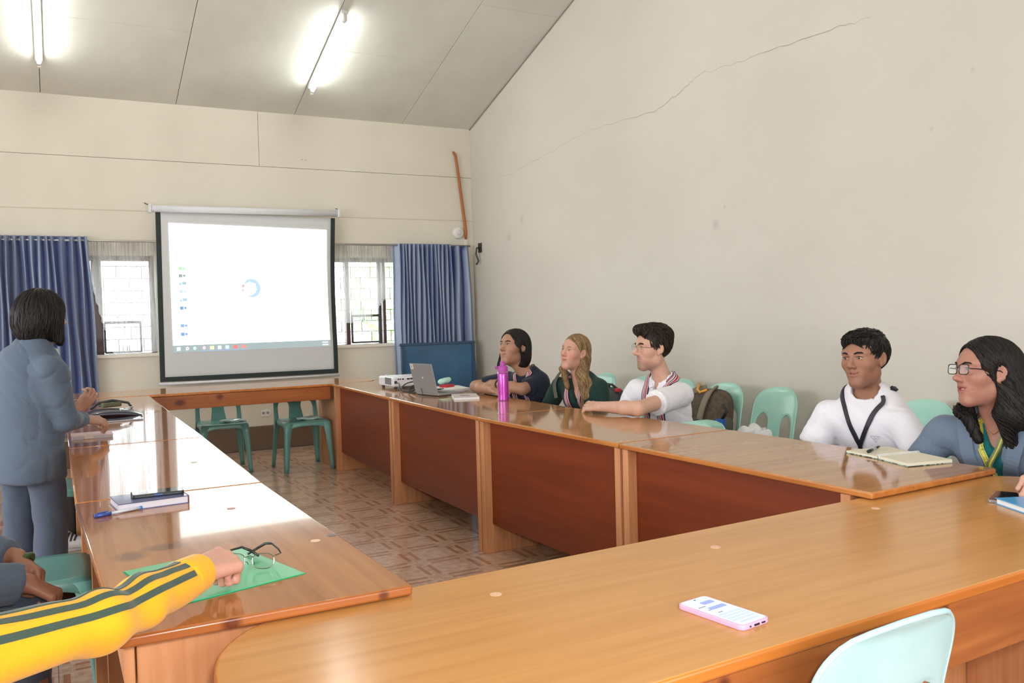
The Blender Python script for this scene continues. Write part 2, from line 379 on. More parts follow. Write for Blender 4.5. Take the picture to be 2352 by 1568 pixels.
# ------------------------------------------------------------------ curtains and rods
def cloth(name,c1,c2,**k):
    m=mat(name,c1,.42,sheen=.5,spec=.6)
    return m
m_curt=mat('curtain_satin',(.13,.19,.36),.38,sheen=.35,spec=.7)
def stripes(m,out,tc):  # follows the pleats: fold shade painted navy into the valleys, ridges left pale
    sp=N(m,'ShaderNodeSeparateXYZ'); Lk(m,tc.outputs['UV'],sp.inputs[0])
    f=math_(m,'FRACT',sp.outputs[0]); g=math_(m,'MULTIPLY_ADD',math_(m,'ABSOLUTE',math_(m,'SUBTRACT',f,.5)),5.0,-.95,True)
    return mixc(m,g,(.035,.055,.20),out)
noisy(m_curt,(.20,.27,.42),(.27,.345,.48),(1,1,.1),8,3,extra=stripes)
def sheer_mat():
    m=bpy.data.materials.new('sheer_white'); m.use_nodes=True; nt=m.node_tree; nt.nodes.remove(nt.nodes['Principled BSDF'])
    o=nt.nodes['Material Output']; t=nt.nodes.new('ShaderNodeBsdfTransparent'); d=nt.nodes.new('ShaderNodeBsdfDiffuse'); d.inputs[0].default_value=(.86,.85,.84,1)
    tl=nt.nodes.new('ShaderNodeBsdfTranslucent'); tl.inputs[0].default_value=(.9,.9,.9,1)
    a=nt.nodes.new('ShaderNodeMixShader'); a.inputs[0].default_value=.5; nt.links.new(d.outputs[0],a.inputs[1]); nt.links.new(tl.outputs[0],a.inputs[2])
    b=nt.nodes.new('ShaderNodeMixShader'); b.inputs[0].default_value=.36; nt.links.new(t.outputs[0],b.inputs[1]); nt.links.new(a.outputs[0],b.inputs[2]); nt.links.new(b.outputs[0],o.inputs[0]); return m
m_sheer=sheer_mat()
def curtain(name,x0,x1,z0,z1,y,nf,amp,m,label,group,shape=None,flare=0,seed=1,sub=12,cat='curtain',parent=None,phase=0):
    rn=random.Random(seed); nx=nf*sub; nz=26; b=MB(); v=[]; uv=[]
    jit=[rn.uniform(.6,1.25) for _ in range(nf+2)]; wj=np.cumsum([rn.uniform(.7,1.3) for _ in range(nf)]); wj=np.concatenate([[0],wj/wj[-1]])
    for j in range(nz+1):
        t=j/nz
        for i in range(nx+1):
            k=i/sub; ki=min(int(k),nf-1); s=wj[ki]+(wj[ki+1]-wj[ki])*(k-ki)
            x=x0+(x1-x0)*s+flare*(1-t)*(s-.35); a=amp*(jit[ki]*(1-(k-ki))+jit[ki+1]*(k-ki))
            yy=y+a*math.sin(2*PI*k+phase)*(1+.25*(1-t)*math.sin(3*s*7+seed)); xx=x+.012*math.sin(4*PI*k)*(1+.4*math.sin(5*t+ki))+.006*math.sin(9*t+ki*1.7)
            zz=z0+(z1-z0)*t
            if shape: zz=shape(s,t)
            v.append((xx,yy,zz)); uv.append((k+.25+phase/(2*PI),t))
    f=[(j*(nx+1)+i,j*(nx+1)+i+1,(j+1)*(nx+1)+i+1,(j+1)*(nx+1)+i) for j in range(nz) for i in range(nx)]
    b.add(v,f); me=b.mesh(name)
    ul=me.uv_layers.new(); li=np.empty(len(me.loops),dtype=np.int32); me.loops.foreach_get('vertex_index',li); ul.data.foreach_set('uv',np.array(uv,dtype=np.float32)[li].ravel())
    if parent is not None:
        o=link(name,me,m,parent,True); o.location=(-parent.location.x,-parent.location.y,-parent.location.z)
    else:
        o=link(name,me,m,None,True,label=label,cat=cat,group=group)
    if m is m_curt:
        so=o.modifiers.new('thick','SOLIDIFY'); so.thickness=.002
    return o
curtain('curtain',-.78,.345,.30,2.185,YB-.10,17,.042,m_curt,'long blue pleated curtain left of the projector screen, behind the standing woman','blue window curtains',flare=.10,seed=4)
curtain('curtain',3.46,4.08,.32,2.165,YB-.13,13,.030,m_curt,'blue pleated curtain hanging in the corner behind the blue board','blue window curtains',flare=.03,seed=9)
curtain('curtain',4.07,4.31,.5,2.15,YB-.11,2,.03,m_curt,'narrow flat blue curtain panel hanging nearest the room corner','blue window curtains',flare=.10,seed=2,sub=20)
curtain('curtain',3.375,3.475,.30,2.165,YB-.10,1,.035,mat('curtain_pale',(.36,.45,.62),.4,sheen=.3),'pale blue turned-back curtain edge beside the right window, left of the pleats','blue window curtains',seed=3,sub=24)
def sh1(s,t):
    bot=1.95-1.3*max(0,(s-.02))*2.2
    bot=max(bot,1.07) if s<.45 else 1.07
    return bot+(2.15-bot)*t
def sh2(s,t):
    bot=1.08 if s<.12 else (1.30 if s<.55 else 1.30+.9*(s-.55))
    return bot+(2.15-bot)*t
curtain('sheer_curtain',.30,.98,1.1,2.15,YB-.045,16,.003,m_sheer,'thin white sheer curtain swept aside over the left window','sheer window curtains',shape=sh1,seed=5,sub=6)
curtain('sheer_curtain',2.66,3.42,1.1,2.15,YB-.045,18,.003,m_sheer,'thin white sheer curtain gathered over the right window','sheer window curtains',shape=sh2,seed=6,sub=6)
m_rod=mat('steel_rod',(.45,.44,.42),.35,metal=.8)
rod=empty('curtain_rod',(1.7,YB-.08,2.14),label='long thin grey metal curtain rod running across the back wall behind the screen',cat='rod')
MB().tube([(-2.2,YB-.09,2.145),(1.5,YB-.09,2.150),(4.33,YB-.11,2.150)],.011,10).ob('pole',m_rod,rod,smooth=True)
for x in (-.4,1.6,4.27):
    MB().box(x-.008,x+.008,YB-.11,YB,2.12,2.135).box(x-.02,x+.02,YB-.006,YB,2.09,2.16).ob('bracket',m_rod,rod)
for i in range(4):
    x=-.30+i*.085
    MB().tube([(x,YB-.09+.018*math.cos(a),2.145+.018*math.sin(a)) for a in [2*PI*k/12 for k in range(12)]],.004,6,closed=True).ob('ring',mat('ring_steel',(.75,.75,.75),.25,metal=1),rod)

# ------------------------------------------------------------------ projector screen
m_scr=mat('screen_fabric',(.62,.63,.64),.75,spec=.2)
m_black=mat('screen_border',(.012,.022,.020),.6)
m_case=mat('screen_case',(.74,.76,.80),.4)
sc_=empty('projector_screen',(1.83,YB-.15,.75),label='white pull-down projector screen with black border hanging on the back wall',cat='projector screen')
YS=YB-.150
def scp(s,t,off=0):
    """s 0..1 left to right, t 0 bottom..1 top"""
    xl=.925+.015*t-.02*(1-t)*0; xr=2.725-.012*math.sin(PI*min(1,(1-t)*1.2))-.018*(1-t)
    x=xl+(xr-xl)*s; z=.775-.008*s+(2.43-.775)*t
    y=YS-.012*math.sin(PI*s)*(1-t)+.02*math.sin(3*t)*(s**6)+off
    return (x,y,z)
def patch(s0,s1,t0,t1,off=0,ns=10,nt=10,quad=None):
    v=[]
    for j in range(nt+1):
        for i in range(ns+1):
            s=s0+(s1-s0)*i/ns; t=t0+(t1-t0)*j/nt
            if quad: 
                a,b=i/ns,j/nt; (p,q,r,w)=quad; s=(p[0]*(1-a)+q[0]*a)*(1-b)+(w[0]*(1-a)+r[0]*a)*b; t=(p[1]*(1-a)+q[1]*a)*(1-b)+(w[1]*(1-a)+r[1]*a)*b
            v.append(scp(s,t,off))
    return v,[(j*(ns+1)+i,j*(ns+1)+i+1,(j+1)*(ns+1)+i+1,(j+1)*(ns+1)+i) for j in range(nt) for i in range(ns)]
MB().add(*patch(0,1,0,1,0,20,20)).ob('screen_fabric',m_scr,sc_,smooth=True).modifiers.new('t','SOLIDIFY').thickness=.002
bd=MB(); bd.add(*patch(0,.026,0,1,-.002)); bd.add(*patch(.974,1,0,1,-.002)); bd.add(*patch(0,1,0,.028,-.002)); bd.ob('border',m_black,sc_)
MB().tube([scp(-.005,-.012),scp(1.005,-.012)],.013,10).ob('bottom_bar',mat('bar_pale',(.72,.72,.76),.4),sc_,smooth=True)
cs=MB().tube([(.885,YS,2.462),(2.765,YS,2.492-.02)],.034,14).ob('roller_case',m_case,sc_,smooth=True)
for x,z in ((.89,2.462),(2.76,2.472)):
    MB().box(x-.012,x+.012,YS-.04,YS+.05,z-.04,z+.04).ob('end_cap',m_case,sc_,bevel=.004)
    MB().tube([(x-.03 if x<1 else x+.02,YB-.006,z+.07),(x-.03 if x<1 else x+.02,YB-.06,z+.06),(x,YS,z+.03)],.005,6).ob('hook',mat('hook_dark',(.06,.05,.03),.5),sc_)
def em(name,c,s): return mat(name,(.02,.02,.02),.9,emit=c,estr=s,spec=0)
QA=((.072,.213),(.955,.218),(.948,.922),(.066,.938))   # lit picture corners bl br tr tl
pim=MB().add(*patch(0,1,0,1,-.004,16,12,QA)).ob('projected_image',em('beam_white',(.93,1.0,.94),2.6),sc_,smooth=True)
def pq(a,b):   # picture coordinates -> s,t
    (p,q,r,w)=QA; return ((p[0]*(1-a)+q[0]*a)*(1-b)+(w[0]*(1-a)+r[0]*a)*b,(p[1]*(1-a)+q[1]*a)*(1-b)+(w[1]*(1-a)+r[1]*a)*b)
def prect(a0,a1,b0,b1,off=-.006): return patch(0,1,0,1,off,4,2,(pq(a0,b0),pq(a1,b0),pq(a1,b1),pq(a0,b1)))
MB().add(*prect(0,1,-.058,0,-.004)).ob('taskbar',em('taskbar_glow',(.40,.48,.48),.75),sc_)
tb=[((.02,.042),(.95,.97,1)),((.070,.095),(.96,.98,.98)),((.118,.135),(.75,.95,.92)),((.170,.195),(.98,.80,.80)),((.217,.243),(1,.96,.72)),((.265,.288),(.85,.93,1)),((.312,.335),(.80,.88,1)),((.362,.388),(.98,.45,.45)),((.412,.440),(.98,.55,.50)),((.945,.985),(1,1,1))]
for i,((a,b_),c) in enumerate(tb):
    q=MB()
    if i in (0,4,5,6,7,8): q.add(*prect(a,b_,-.044,-.014))
    elif i==9: q.add(*prect(a,b_,-.026,-.016)); q.add(*prect(a,b_,-.048,-.038))
    else:
        cx=(a+b_)/2; v=[];n=12
        for ro in (.010,.004 if i==1 else .001):
            for k in range(n): v.append(scp(*pq(cx+ro*math.cos(2*PI*k/n),-.028+ro*1.45*math.sin(2*PI*k/n)),-.006))
        q.add(v,[(k,(k+1)%n,n+(k+1)%n,n+k) for k in range(n)])
        if i==1: q.add([scp(*pq(cx-.010,-.044),-.006),scp(*pq(cx-.007,-.046),-.006),scp(*pq(cx-.003,-.034),-.006),scp(*pq(cx-.006,-.032),-.006)],[(0,1,2,3)])
    q.ob('taskbar_icon',em('ico%d'%i,tuple(x**2 for x in c),.9),sc_)
    if 3<=i<=8: MB().add(*prect(a-.004,b_+.004,-.057,-.051)).ob('taskbar_underline',em('under_blue',(.35,.48,.9),.8),sc_)
ic=[(.625,(.80,1,.80)),(.565,(.70,.75,.75)),(.50,(.74,.86,.88)),(.435,(.86,.93,.95)),(.365,(.78,.86,.95)),(.30,(.62,.72,.88)),(.235,(.84,.88,.98)),(.155,(.68,.78,1)),(.085,(.62,.74,1))]
for i,(b0,c) in enumerate(ic):
    q=MB(); 
    if i==6: q.add(*prect(.045,.092,b0+.018,b0+.021)); q.add(*prect(.045,.092,b0-.004,b0-.001))
    elif i in (2,4): q.add(*prect(.05,.062,b0-.005,b0+.012)); q.add(*prect(.066,.092,b0-.003,b0+.022))
    else: q.add(*prect(.048,.070,b0-.008,b0+.020)); q.add(*prect(.073,.088,b0-.003,b0+.016))
    q.ob('desktop_icon',em('desk%d'%i,tuple(x**3 for x in c),.75),sc_)
# round crescent emblem: blue ring with white bird and red strokes on its left
def ringarc(cx,cy,r0,r1,a0,a1,n=28,taper=True):
    v=[]
    for k in range(n+1):
        a=math.radians(a0+(a1-a0)*k/n); w=math.sin(PI*k/n)**.6 if taper else 1; rm=(r0+r1)/2; hw=(r1-r0)/2*w
        for r in (rm-hw,rm+hw): v.append(scp(*pq(cx+r*math.cos(a),cy+r*1.42*math.sin(a)),-.0065))
    return v,[(2*k,2*k+1,2*k+3,2*k+2) for k in range(n)]
MB().add(*ringarc(.488,.468,.034,.062,-112,150)).ob('emblem_ring',em('emblem_blue',(.50,.68,.88),.8),sc_)
q=MB(); q.add(*ringarc(.488,.468,.040,.060,150,176,8)); q.add(*ringarc(.488,.468,.044,.058,182,200,8)); q.ob('emblem_stroke',em('emblem_red',(.85,.45,.47),.85),sc_)
bv=[(-.026,.02),(-.008,.058),(.010,.045),(.032,.040),(.030,.010),(.040,-.01),(.014,-.02),(.004,-.045),(-.01,-.02),(-.024,-.03)]
MB().add([scp(*pq(.488+a,.468+b_),-.007) for a,b_ in bv],[tuple(range(len(bv)-1,-1,-1))]).ob('emblem_bird',em('beam_white',(.93,1,.94),2.6),sc_)
q=MB(); q.add(*prect(.955,.975,.865,.895)); q.ob('corner_badge',em('badge_red',(1,.85,.82),1.0),sc_)

# ------------------------------------------------------------------ wall fittings
hose=MB().tube([(4.193,YB-.012,3.245),(4.212,YB-.03,3.20),(4.24,YB-.03,3.0),(4.27,YB-.03,2.75),(4.305,YB-.03,2.45),(4.318,YB-.03,2.32),(4.315,YB-.03,2.235)],[.013,.016,.016,.016,.017,.019,.014],10).ob('conduit_hose',mat('orange_hose',(.42,.13,.035),.45),smooth=True,label='thin orange-brown flexible conduit hose on the back wall near the corner',cat='hose')
dial=empty('wall_fixture',(4.225,YB-.02,2.31),label='round white plastic fixture on the wall above the right curtain',cat='fixture')
MB().lathe([(.068,0),(.068,-.02),(.058,-.034),(.03,-.040),(0.001,-.041)],(4.225,YB,2.31),28,axis='y').ob('disc',mat('white_plastic',(.82,.80,.76),.4),dial,smooth=True)
MB().lathe([(.03,0),(.03,-.047),(.02,-.052),(0.001,-.052)],(4.225,YB,2.31),20,axis='y').ob('hub',mat('white_plastic2',(.74,.71,.68),.4),dial,smooth=True)
wbox('conduit_strip',4.303,4.333,YB-.03,YB,.95,2.25,mat('conduit_white',(.80,.78,.72),.4),label='white vertical plastic conduit strip beside the corner curtain',cat='conduit',bevel=.003)
br=empty('wall_bracket',(XR,8.95,2.1),label='small dark curled metal bracket on the right wall at the curtain rod end',cat='bracket')
MB().tube([(XR,9.0,2.13),(XR-.05,9.0,2.12),(XR-.06,9.0,2.05),(XR-.03,9.0,1.97),(XR-.06,9.0,1.93)],.011,8).ob('hook',mat('iron_dark',(.07,.065,.06),.5,metal=.5),br,smooth=True)
MB().box(XR-.01,XR,8.96,9.05,2.07,2.18).ob('plate',mat('iron_dark',(.07,.065,.06),.5),br,bevel=.003)
ot=empty('wall_outlet',(1.955,YB,.385),label='white wall socket low on the back wall, seen under the far table',cat='outlet')
wbox('cover_plate',1.905,2.005,YB-.01,YB,.345,.42,mat('white_plastic',(.82,.80,.76),.4),ot,bevel=.003)
for x in (1.932,1.978): MB().lathe([(.014,0),(.014,-.004),(.001,-.004)],(x,YB-.01,.383),14,axis='y').ob('socket',mat('socket_grey',(.30,.29,.27),.5),ot)
# blue board in the corner
m_bb=mat('blue_board',(.016,.105,.23),.22,coat=.8)
noisy(m_bb,(.012,.085,.20),(.02,.13,.28),(1,1,1),3,5)
bb=empty('blue_board',(3.8,8.93,0),label='glossy dark blue painted board standing in the room corner under the curtain',cat='board')
wbox('panel',3.39,4.25,8.925,8.945,.34,1.035,m_bb,bb,bevel=.002)
wbox('top_rail',3.36,4.275,8.905,8.955,1.028,1.058,mat('blue_rail',(.012,.06,.13),.3,coat=.6),bb,bevel=.005)
for x in (3.38,4.235): wbox('leg',x,x+.035,8.91,8.95,0,1.03,mat('blue_rail',(.012,.06,.13),.3),bb,bevel=.003)
wbox('bottom_rail',3.39,4.25,8.915,8.95,.30,.34,mat('blue_rail',(.012,.06,.13),.3),bb)
# dark gecko-size marks and nail holes on the walls: small nails
for (x,z) in ((2.43,3.05),(2.47,3.05)): MB().lathe([(.006,0),(.006,-.006),(.001,-.008)],(x,YB,z),8,axis='y').ob('wall_nail',m_rod,label=('left' if x<2.45 else 'right')+' one of two tiny nail heads above the projector screen',cat='nail')

# ------------------------------------------------------------------ fluorescent lights
m_tube=mat('tube_glow',(.9,.9,.9),.4,emit=(.95,1.0,.96),estr=30)
m_bat=mat('batten_white',(.75,.76,.74),.4)
def fluoro(x,yc,label,L=1.24):
    z=zc(yc); ang=-math.atan(.322) if yc>YRIDGE else math.atan(.322)
    t=empty('fluorescent_light',(x,yc,z),label=label,cat='light',group='ceiling tube lights')
    t.rotation_euler=(ang,0,0)
    h=L/2
    MB().box(-.03,.03,-h,h,-.045,-.004).ob('batten',m_bat,t,world=False,bevel=.006)
    for s in (-1,1): MB().box(-.014,.014,s*(h-.012)-.014,s*(h-.012)+.014,-.115,-.04).ob('lamp_holder',mat('holder_cream',(.70,.66,.58),.4),t,world=False,bevel=.004)
    MB().tube([(0,-h+.03,-.090),(0,h-.03,-.090)],.0165,14).ob('tube',m_tube,t,world=False,smooth=True)
    for s in (-1,1): MB().tube([(0,s*(h-.015),-.090),(0,s*(h-.055),-.090)],.0172,14).ob('tube_cap',mat('cap_alu',(.7,.7,.72),.3,metal=.5),t,world=False,smooth=True)
fluoro(2.395,8.06,'switched-on fluorescent tube on the sloped ceiling, above the right side of the screen')
fluoro(0.0,8.05,'switched-on fluorescent tube at the left edge of the view, high on the sloped ceiling')
fluoro(2.395,5.0,'added unseen fill tube near the ridge, nearer the photographer, above the table opening')  # this tube and the next are out of view, added for extra light
fluoro(0.0,1.6,'added unseen fill tube on the near ceiling slope over the photographer')

# ------------------------------------------------------------------ tables
T=.775; FT=.751
m_topR=wood('tabletop_tan',(.40,.190,.068),(.52,.27,.11),'x',.075,c3=(.27,.10,.03))
m_topF=wood('tabletop_front',(.52,.245,.070),(.61,.305,.098),'x',.19,c3=(.45,.20,.05),spec=.34)
m_topL=wood('tabletop_left',(.36,.135,.040),(.49,.205,.068),'y',.10,coat=.45,coatr=.03,c3=(.18,.06,.02),spec=.12,knots=((.155,2.33,.775,.030,(1,.8,1)),(.235,2.38,.775,.028,(.7,1,1))),kc=(.15,.06,.03))
m_edge=wood('edge_orange',(.42,.13,.025),(.58,.22,.05),'y',.3)
m_panel=wood('panel_mahogany',(.165,.026,.0045),(.235,.040,.008),'y',.38,fine=22,c3=(.10,.014,.003))
m_post=wood('post_pine',(.55,.235,.095),(.70,.345,.165),'z',.4,fine=50,c3=(.32,.11,.04))
KN=((1.00,1.132,.703,.013,(1,.6,1)),(1.355,1.147,.700,.016,(.7,.6,1)),(1.625,1.158,.712,.013,(1,.6,.6)),(.912,7.52,.695,.026,(.7,.6,1.2)),(1.228,7.52,.722,.020,(.8,.6,1)),(.289,1.73,.764,.013,(.8,.5,1)),(.60,1.73,.764,.008,(.8,.5,1)))
m_apron=wood('apron_pine',(.30,.085,.02),(.44,.145,.035),'x',.25,c3=(.20,.045,.012),
   knots=KN)
def tabletop(name,poly,z0,z1,m,parent,mside):
    b=MB().prism(poly,z0,z1); n=len(poly); b.mi=[1,0]+[1]*n
    o=b.ob(name,[m,mside],parent,bevel=.006,seg=3); return autosmooth(o)
def rect(x0,x1,y0,y1,sk=(0,0,0,0)): return [(x0+sk[0],y0),(x1+sk[1],y0),(x1+sk[2],y1),(x0+sk[3],y1)]
def plug(x,y,z,parent,c=(.75,.45,.30)):
    MB().lathe([(.013,0),(.013,.0008),(.001,.0008)],(x,y,z),16).ob('screw_plug',mat('plug_%d'%int(c[0]*100),c,.4),parent)
RJ=[(2.202,1.806),(2.167,3.102),(2.109,4.402),(2.132,5.905),(2.181,7.50)]
lab=['nearest table of the right row, under the open notebook','second table of the right row, under the outstretched arm','third table of the right row, carrying the magenta bottle','farthest table of the right row, carrying the projector']
for i in range(4):
    (xa,ya),(xb,yb)=RJ[i],RJ[i+1]; ya+=.004; yb-=.004; w=.665
    t=empty('conference_table',(xa+.33,(ya+yb)/2,0),label='varnished brown wooden '+lab[i],cat='table',group='varnished conference tables')
    tabletop('tabletop',[(xa,ya),(xa+w,ya+.03),(xb+w,yb+.03),(xb,yb)],T-.022,T,m_topR,t,m_edge)
    dx=.012
    def bx(nm,x0,x1,y0,y1,z0,z1,m,**k):
        # shear x with the table edge line
        b=MB().box(x0,x1,y0,y1,z0,z1); b.v=[(x+(xa+(xb-xa)*(y-ya)/(yb-ya)),y,z) for x,y,z in b.v]; return b.ob(nm,m,t,bevel=.003,**k)
    o0=.085 if i==0 else 0
    for s,(y0,y1) in ((0,(ya+.006+o0,ya+.044+o0)),(1,(yb-.044,yb-.006))):
        bx('post',dx,dx+.055,y0,y1,0,T-.024,m_post)
        yy=(y0+.006,y1-.006)
        bx('side_panel',dx+.056,w-.05,yy[0],yy[1],0,T-.024,m_post)
    bx('modesty_panel',dx+.045,dx+.060,ya+.045+o0,yb-.045,.165,T-.024,m_panel)
    bx('apron',w-.07,w-.05,ya+.05+o0,yb-.05,T-.13,T-.024,m_post)
LJ=[1.728,3.134,4.549,6.0,7.46]
lab=['nearest table of the left row, under the green folder','second table of the left row, just beyond the stacked notebook and phone','third table of the left row, in front of the standing woman','farthest table of the left row, carrying the dark bag']
xo=[.088,.049,.055,.06,.06]; xi=[.666,.646,.662,.665,.678]
for i in range(4):
    ya,yb=LJ[i]+.003,LJ[i+1]-.005; a,b_=(xo[i] if i else .088),xo[i+1]; c,d=xi[i],xi[i+1]
    t=empty('conference_table',((a+c)/2,(ya+yb)/2,0),label='glossy reddish wooden '+lab[i],cat='table',group='varnished conference tables')
    tabletop('tabletop',[(a,ya),(c,ya),(d,yb),(b_,yb)],T-.022,T,m_topL,t,m_apron if i==0 else m_edge)
    for y0 in (ya+(.075 if i==0 else .03),yb-.06):
        wbox('side_panel',max(a,b_)+.035,min(c,d)-.03,y0,y0+.03,0,T-.024,m_post,t,bevel=.003)
        wbox('post',min(c,d)-.03,min(c,d)-.012,y0-.003,y0+.035,0,T-.024,m_post,t,bevel=.003)
    wbox('apron',max(a,b_)+.012,max(a,b_)+.032,ya+(.075 if i==0 else .03),yb-.03,T-.12,T-.024,m_post,t,bevel=.003)
    wbox('modesty_panel',min(c,d)-.05,min(c,d)-.034,ya+.06,yb-.06,.165,T-.024,m_panel,t)
    if i==0: plug(.588,2.219,T,t); plug(.47,2.75,T,t,(.45,.18,.14)); plug(.64,2.25,T,t,(.10,.06,.04))
    if i==1: plug(.50,3.75,T,t,(.35,.30,.22))
# front table, rounded ends, a little lower
def roundtable(x0,x1,y0,y1,n=20,rl=.34,rr=.34,rot=0):
    p=[]; yc=(y0+y1)/2; h=(y1-y0)/2
    for k in range(n+1):
        a=PI/2+PI*k/n; ca,sa=math.cos(a),math.sin(a)
        if rl: p.append((x0+rl+rl*math.copysign(abs(ca)**.85,ca),yc+h*math.copysign(abs(sa)**.85,sa)))
    if not rl: p=[(x0,y1),(x0,y0)]
    if rr:
        for k in range(n+1):
            a=-PI/2+PI*k/n; ca,sa=math.cos(a),math.sin(a); p.append((x1-rr+rr*math.copysign(abs(ca)**.85,ca),yc+h*math.copysign(abs(sa)**.85,sa)))
    else: p+=[(x1,y0),(x1,y1)]
    c=(x0,y0); q=[(c[0]+(x-c[0])*math.cos(rot)-(y-c[1])*math.sin(rot),c[1]+(x-c[0])*math.sin(rot)+(y-c[1])*math.cos(rot)) for x,y in p]
    return q
ROT=math.radians(2.4)
t=empty('conference_table',(1.6,1.45,0),label='long pale-tan wooden table with rounded ends across the foreground, under the pink phone',cat='table',group='varnished conference tables')
tabletop('tabletop',roundtable(.235,2.99,1.085,1.775,24,.30,.26,ROT),FT-.026,FT,m_topF,t,wood('edge_front',(.47,.135,.02),(.60,.20,.03),'x',.25))
def fbox(nm,x0,x1,y0,y1,z0,z1,m,bev=.003):
    b=MB().box(x0,x1,y0,y1,z0,z1); b.rot((.235,1.085),ROT); return b.ob(nm,m,t,bevel=bev)
fbox('apron',.50,2.72,1.100,1.125,FT-.17,FT-.026,m_apron)
fbox('apron',.50,2.72,1.700,1.725,FT-.14,FT-.026,m_apron)
for x in (.62,2.60): fbox('side_panel',x-.02,x+.02,1.14,1.69,0,FT-.026,m_post)
fbox('modesty_panel',.645,2.575,1.645,1.665,.06,FT-.026,m_post)
fbox('apron',.56,.60,1.13,1.69,FT-.12,FT-.026,m_apron)
for x,y in ((.822,1.645),(1.458,1.672),(2.127,1.735)): plug(x,y,FT,t)
# far table by the screen
t=empty('conference_table',(1.4,7.8,0),label='long wooden table with a rounded right end across the far side, below the screen',cat='table',group='varnished conference tables')
tabletop('tabletop',roundtable(.10,2.66,7.51,8.17,20,0,.36),T-.022,T,m_topR,t,m_edge)
wbox('apron',.12,2.17,7.522,7.545,T-.137,T-.024,m_apron,t,bevel=.003)
for x in (.16,2.22): wbox('side_panel',x,x+.03,7.56,8.1,0,T-.024,m_post,t,bevel=.003)

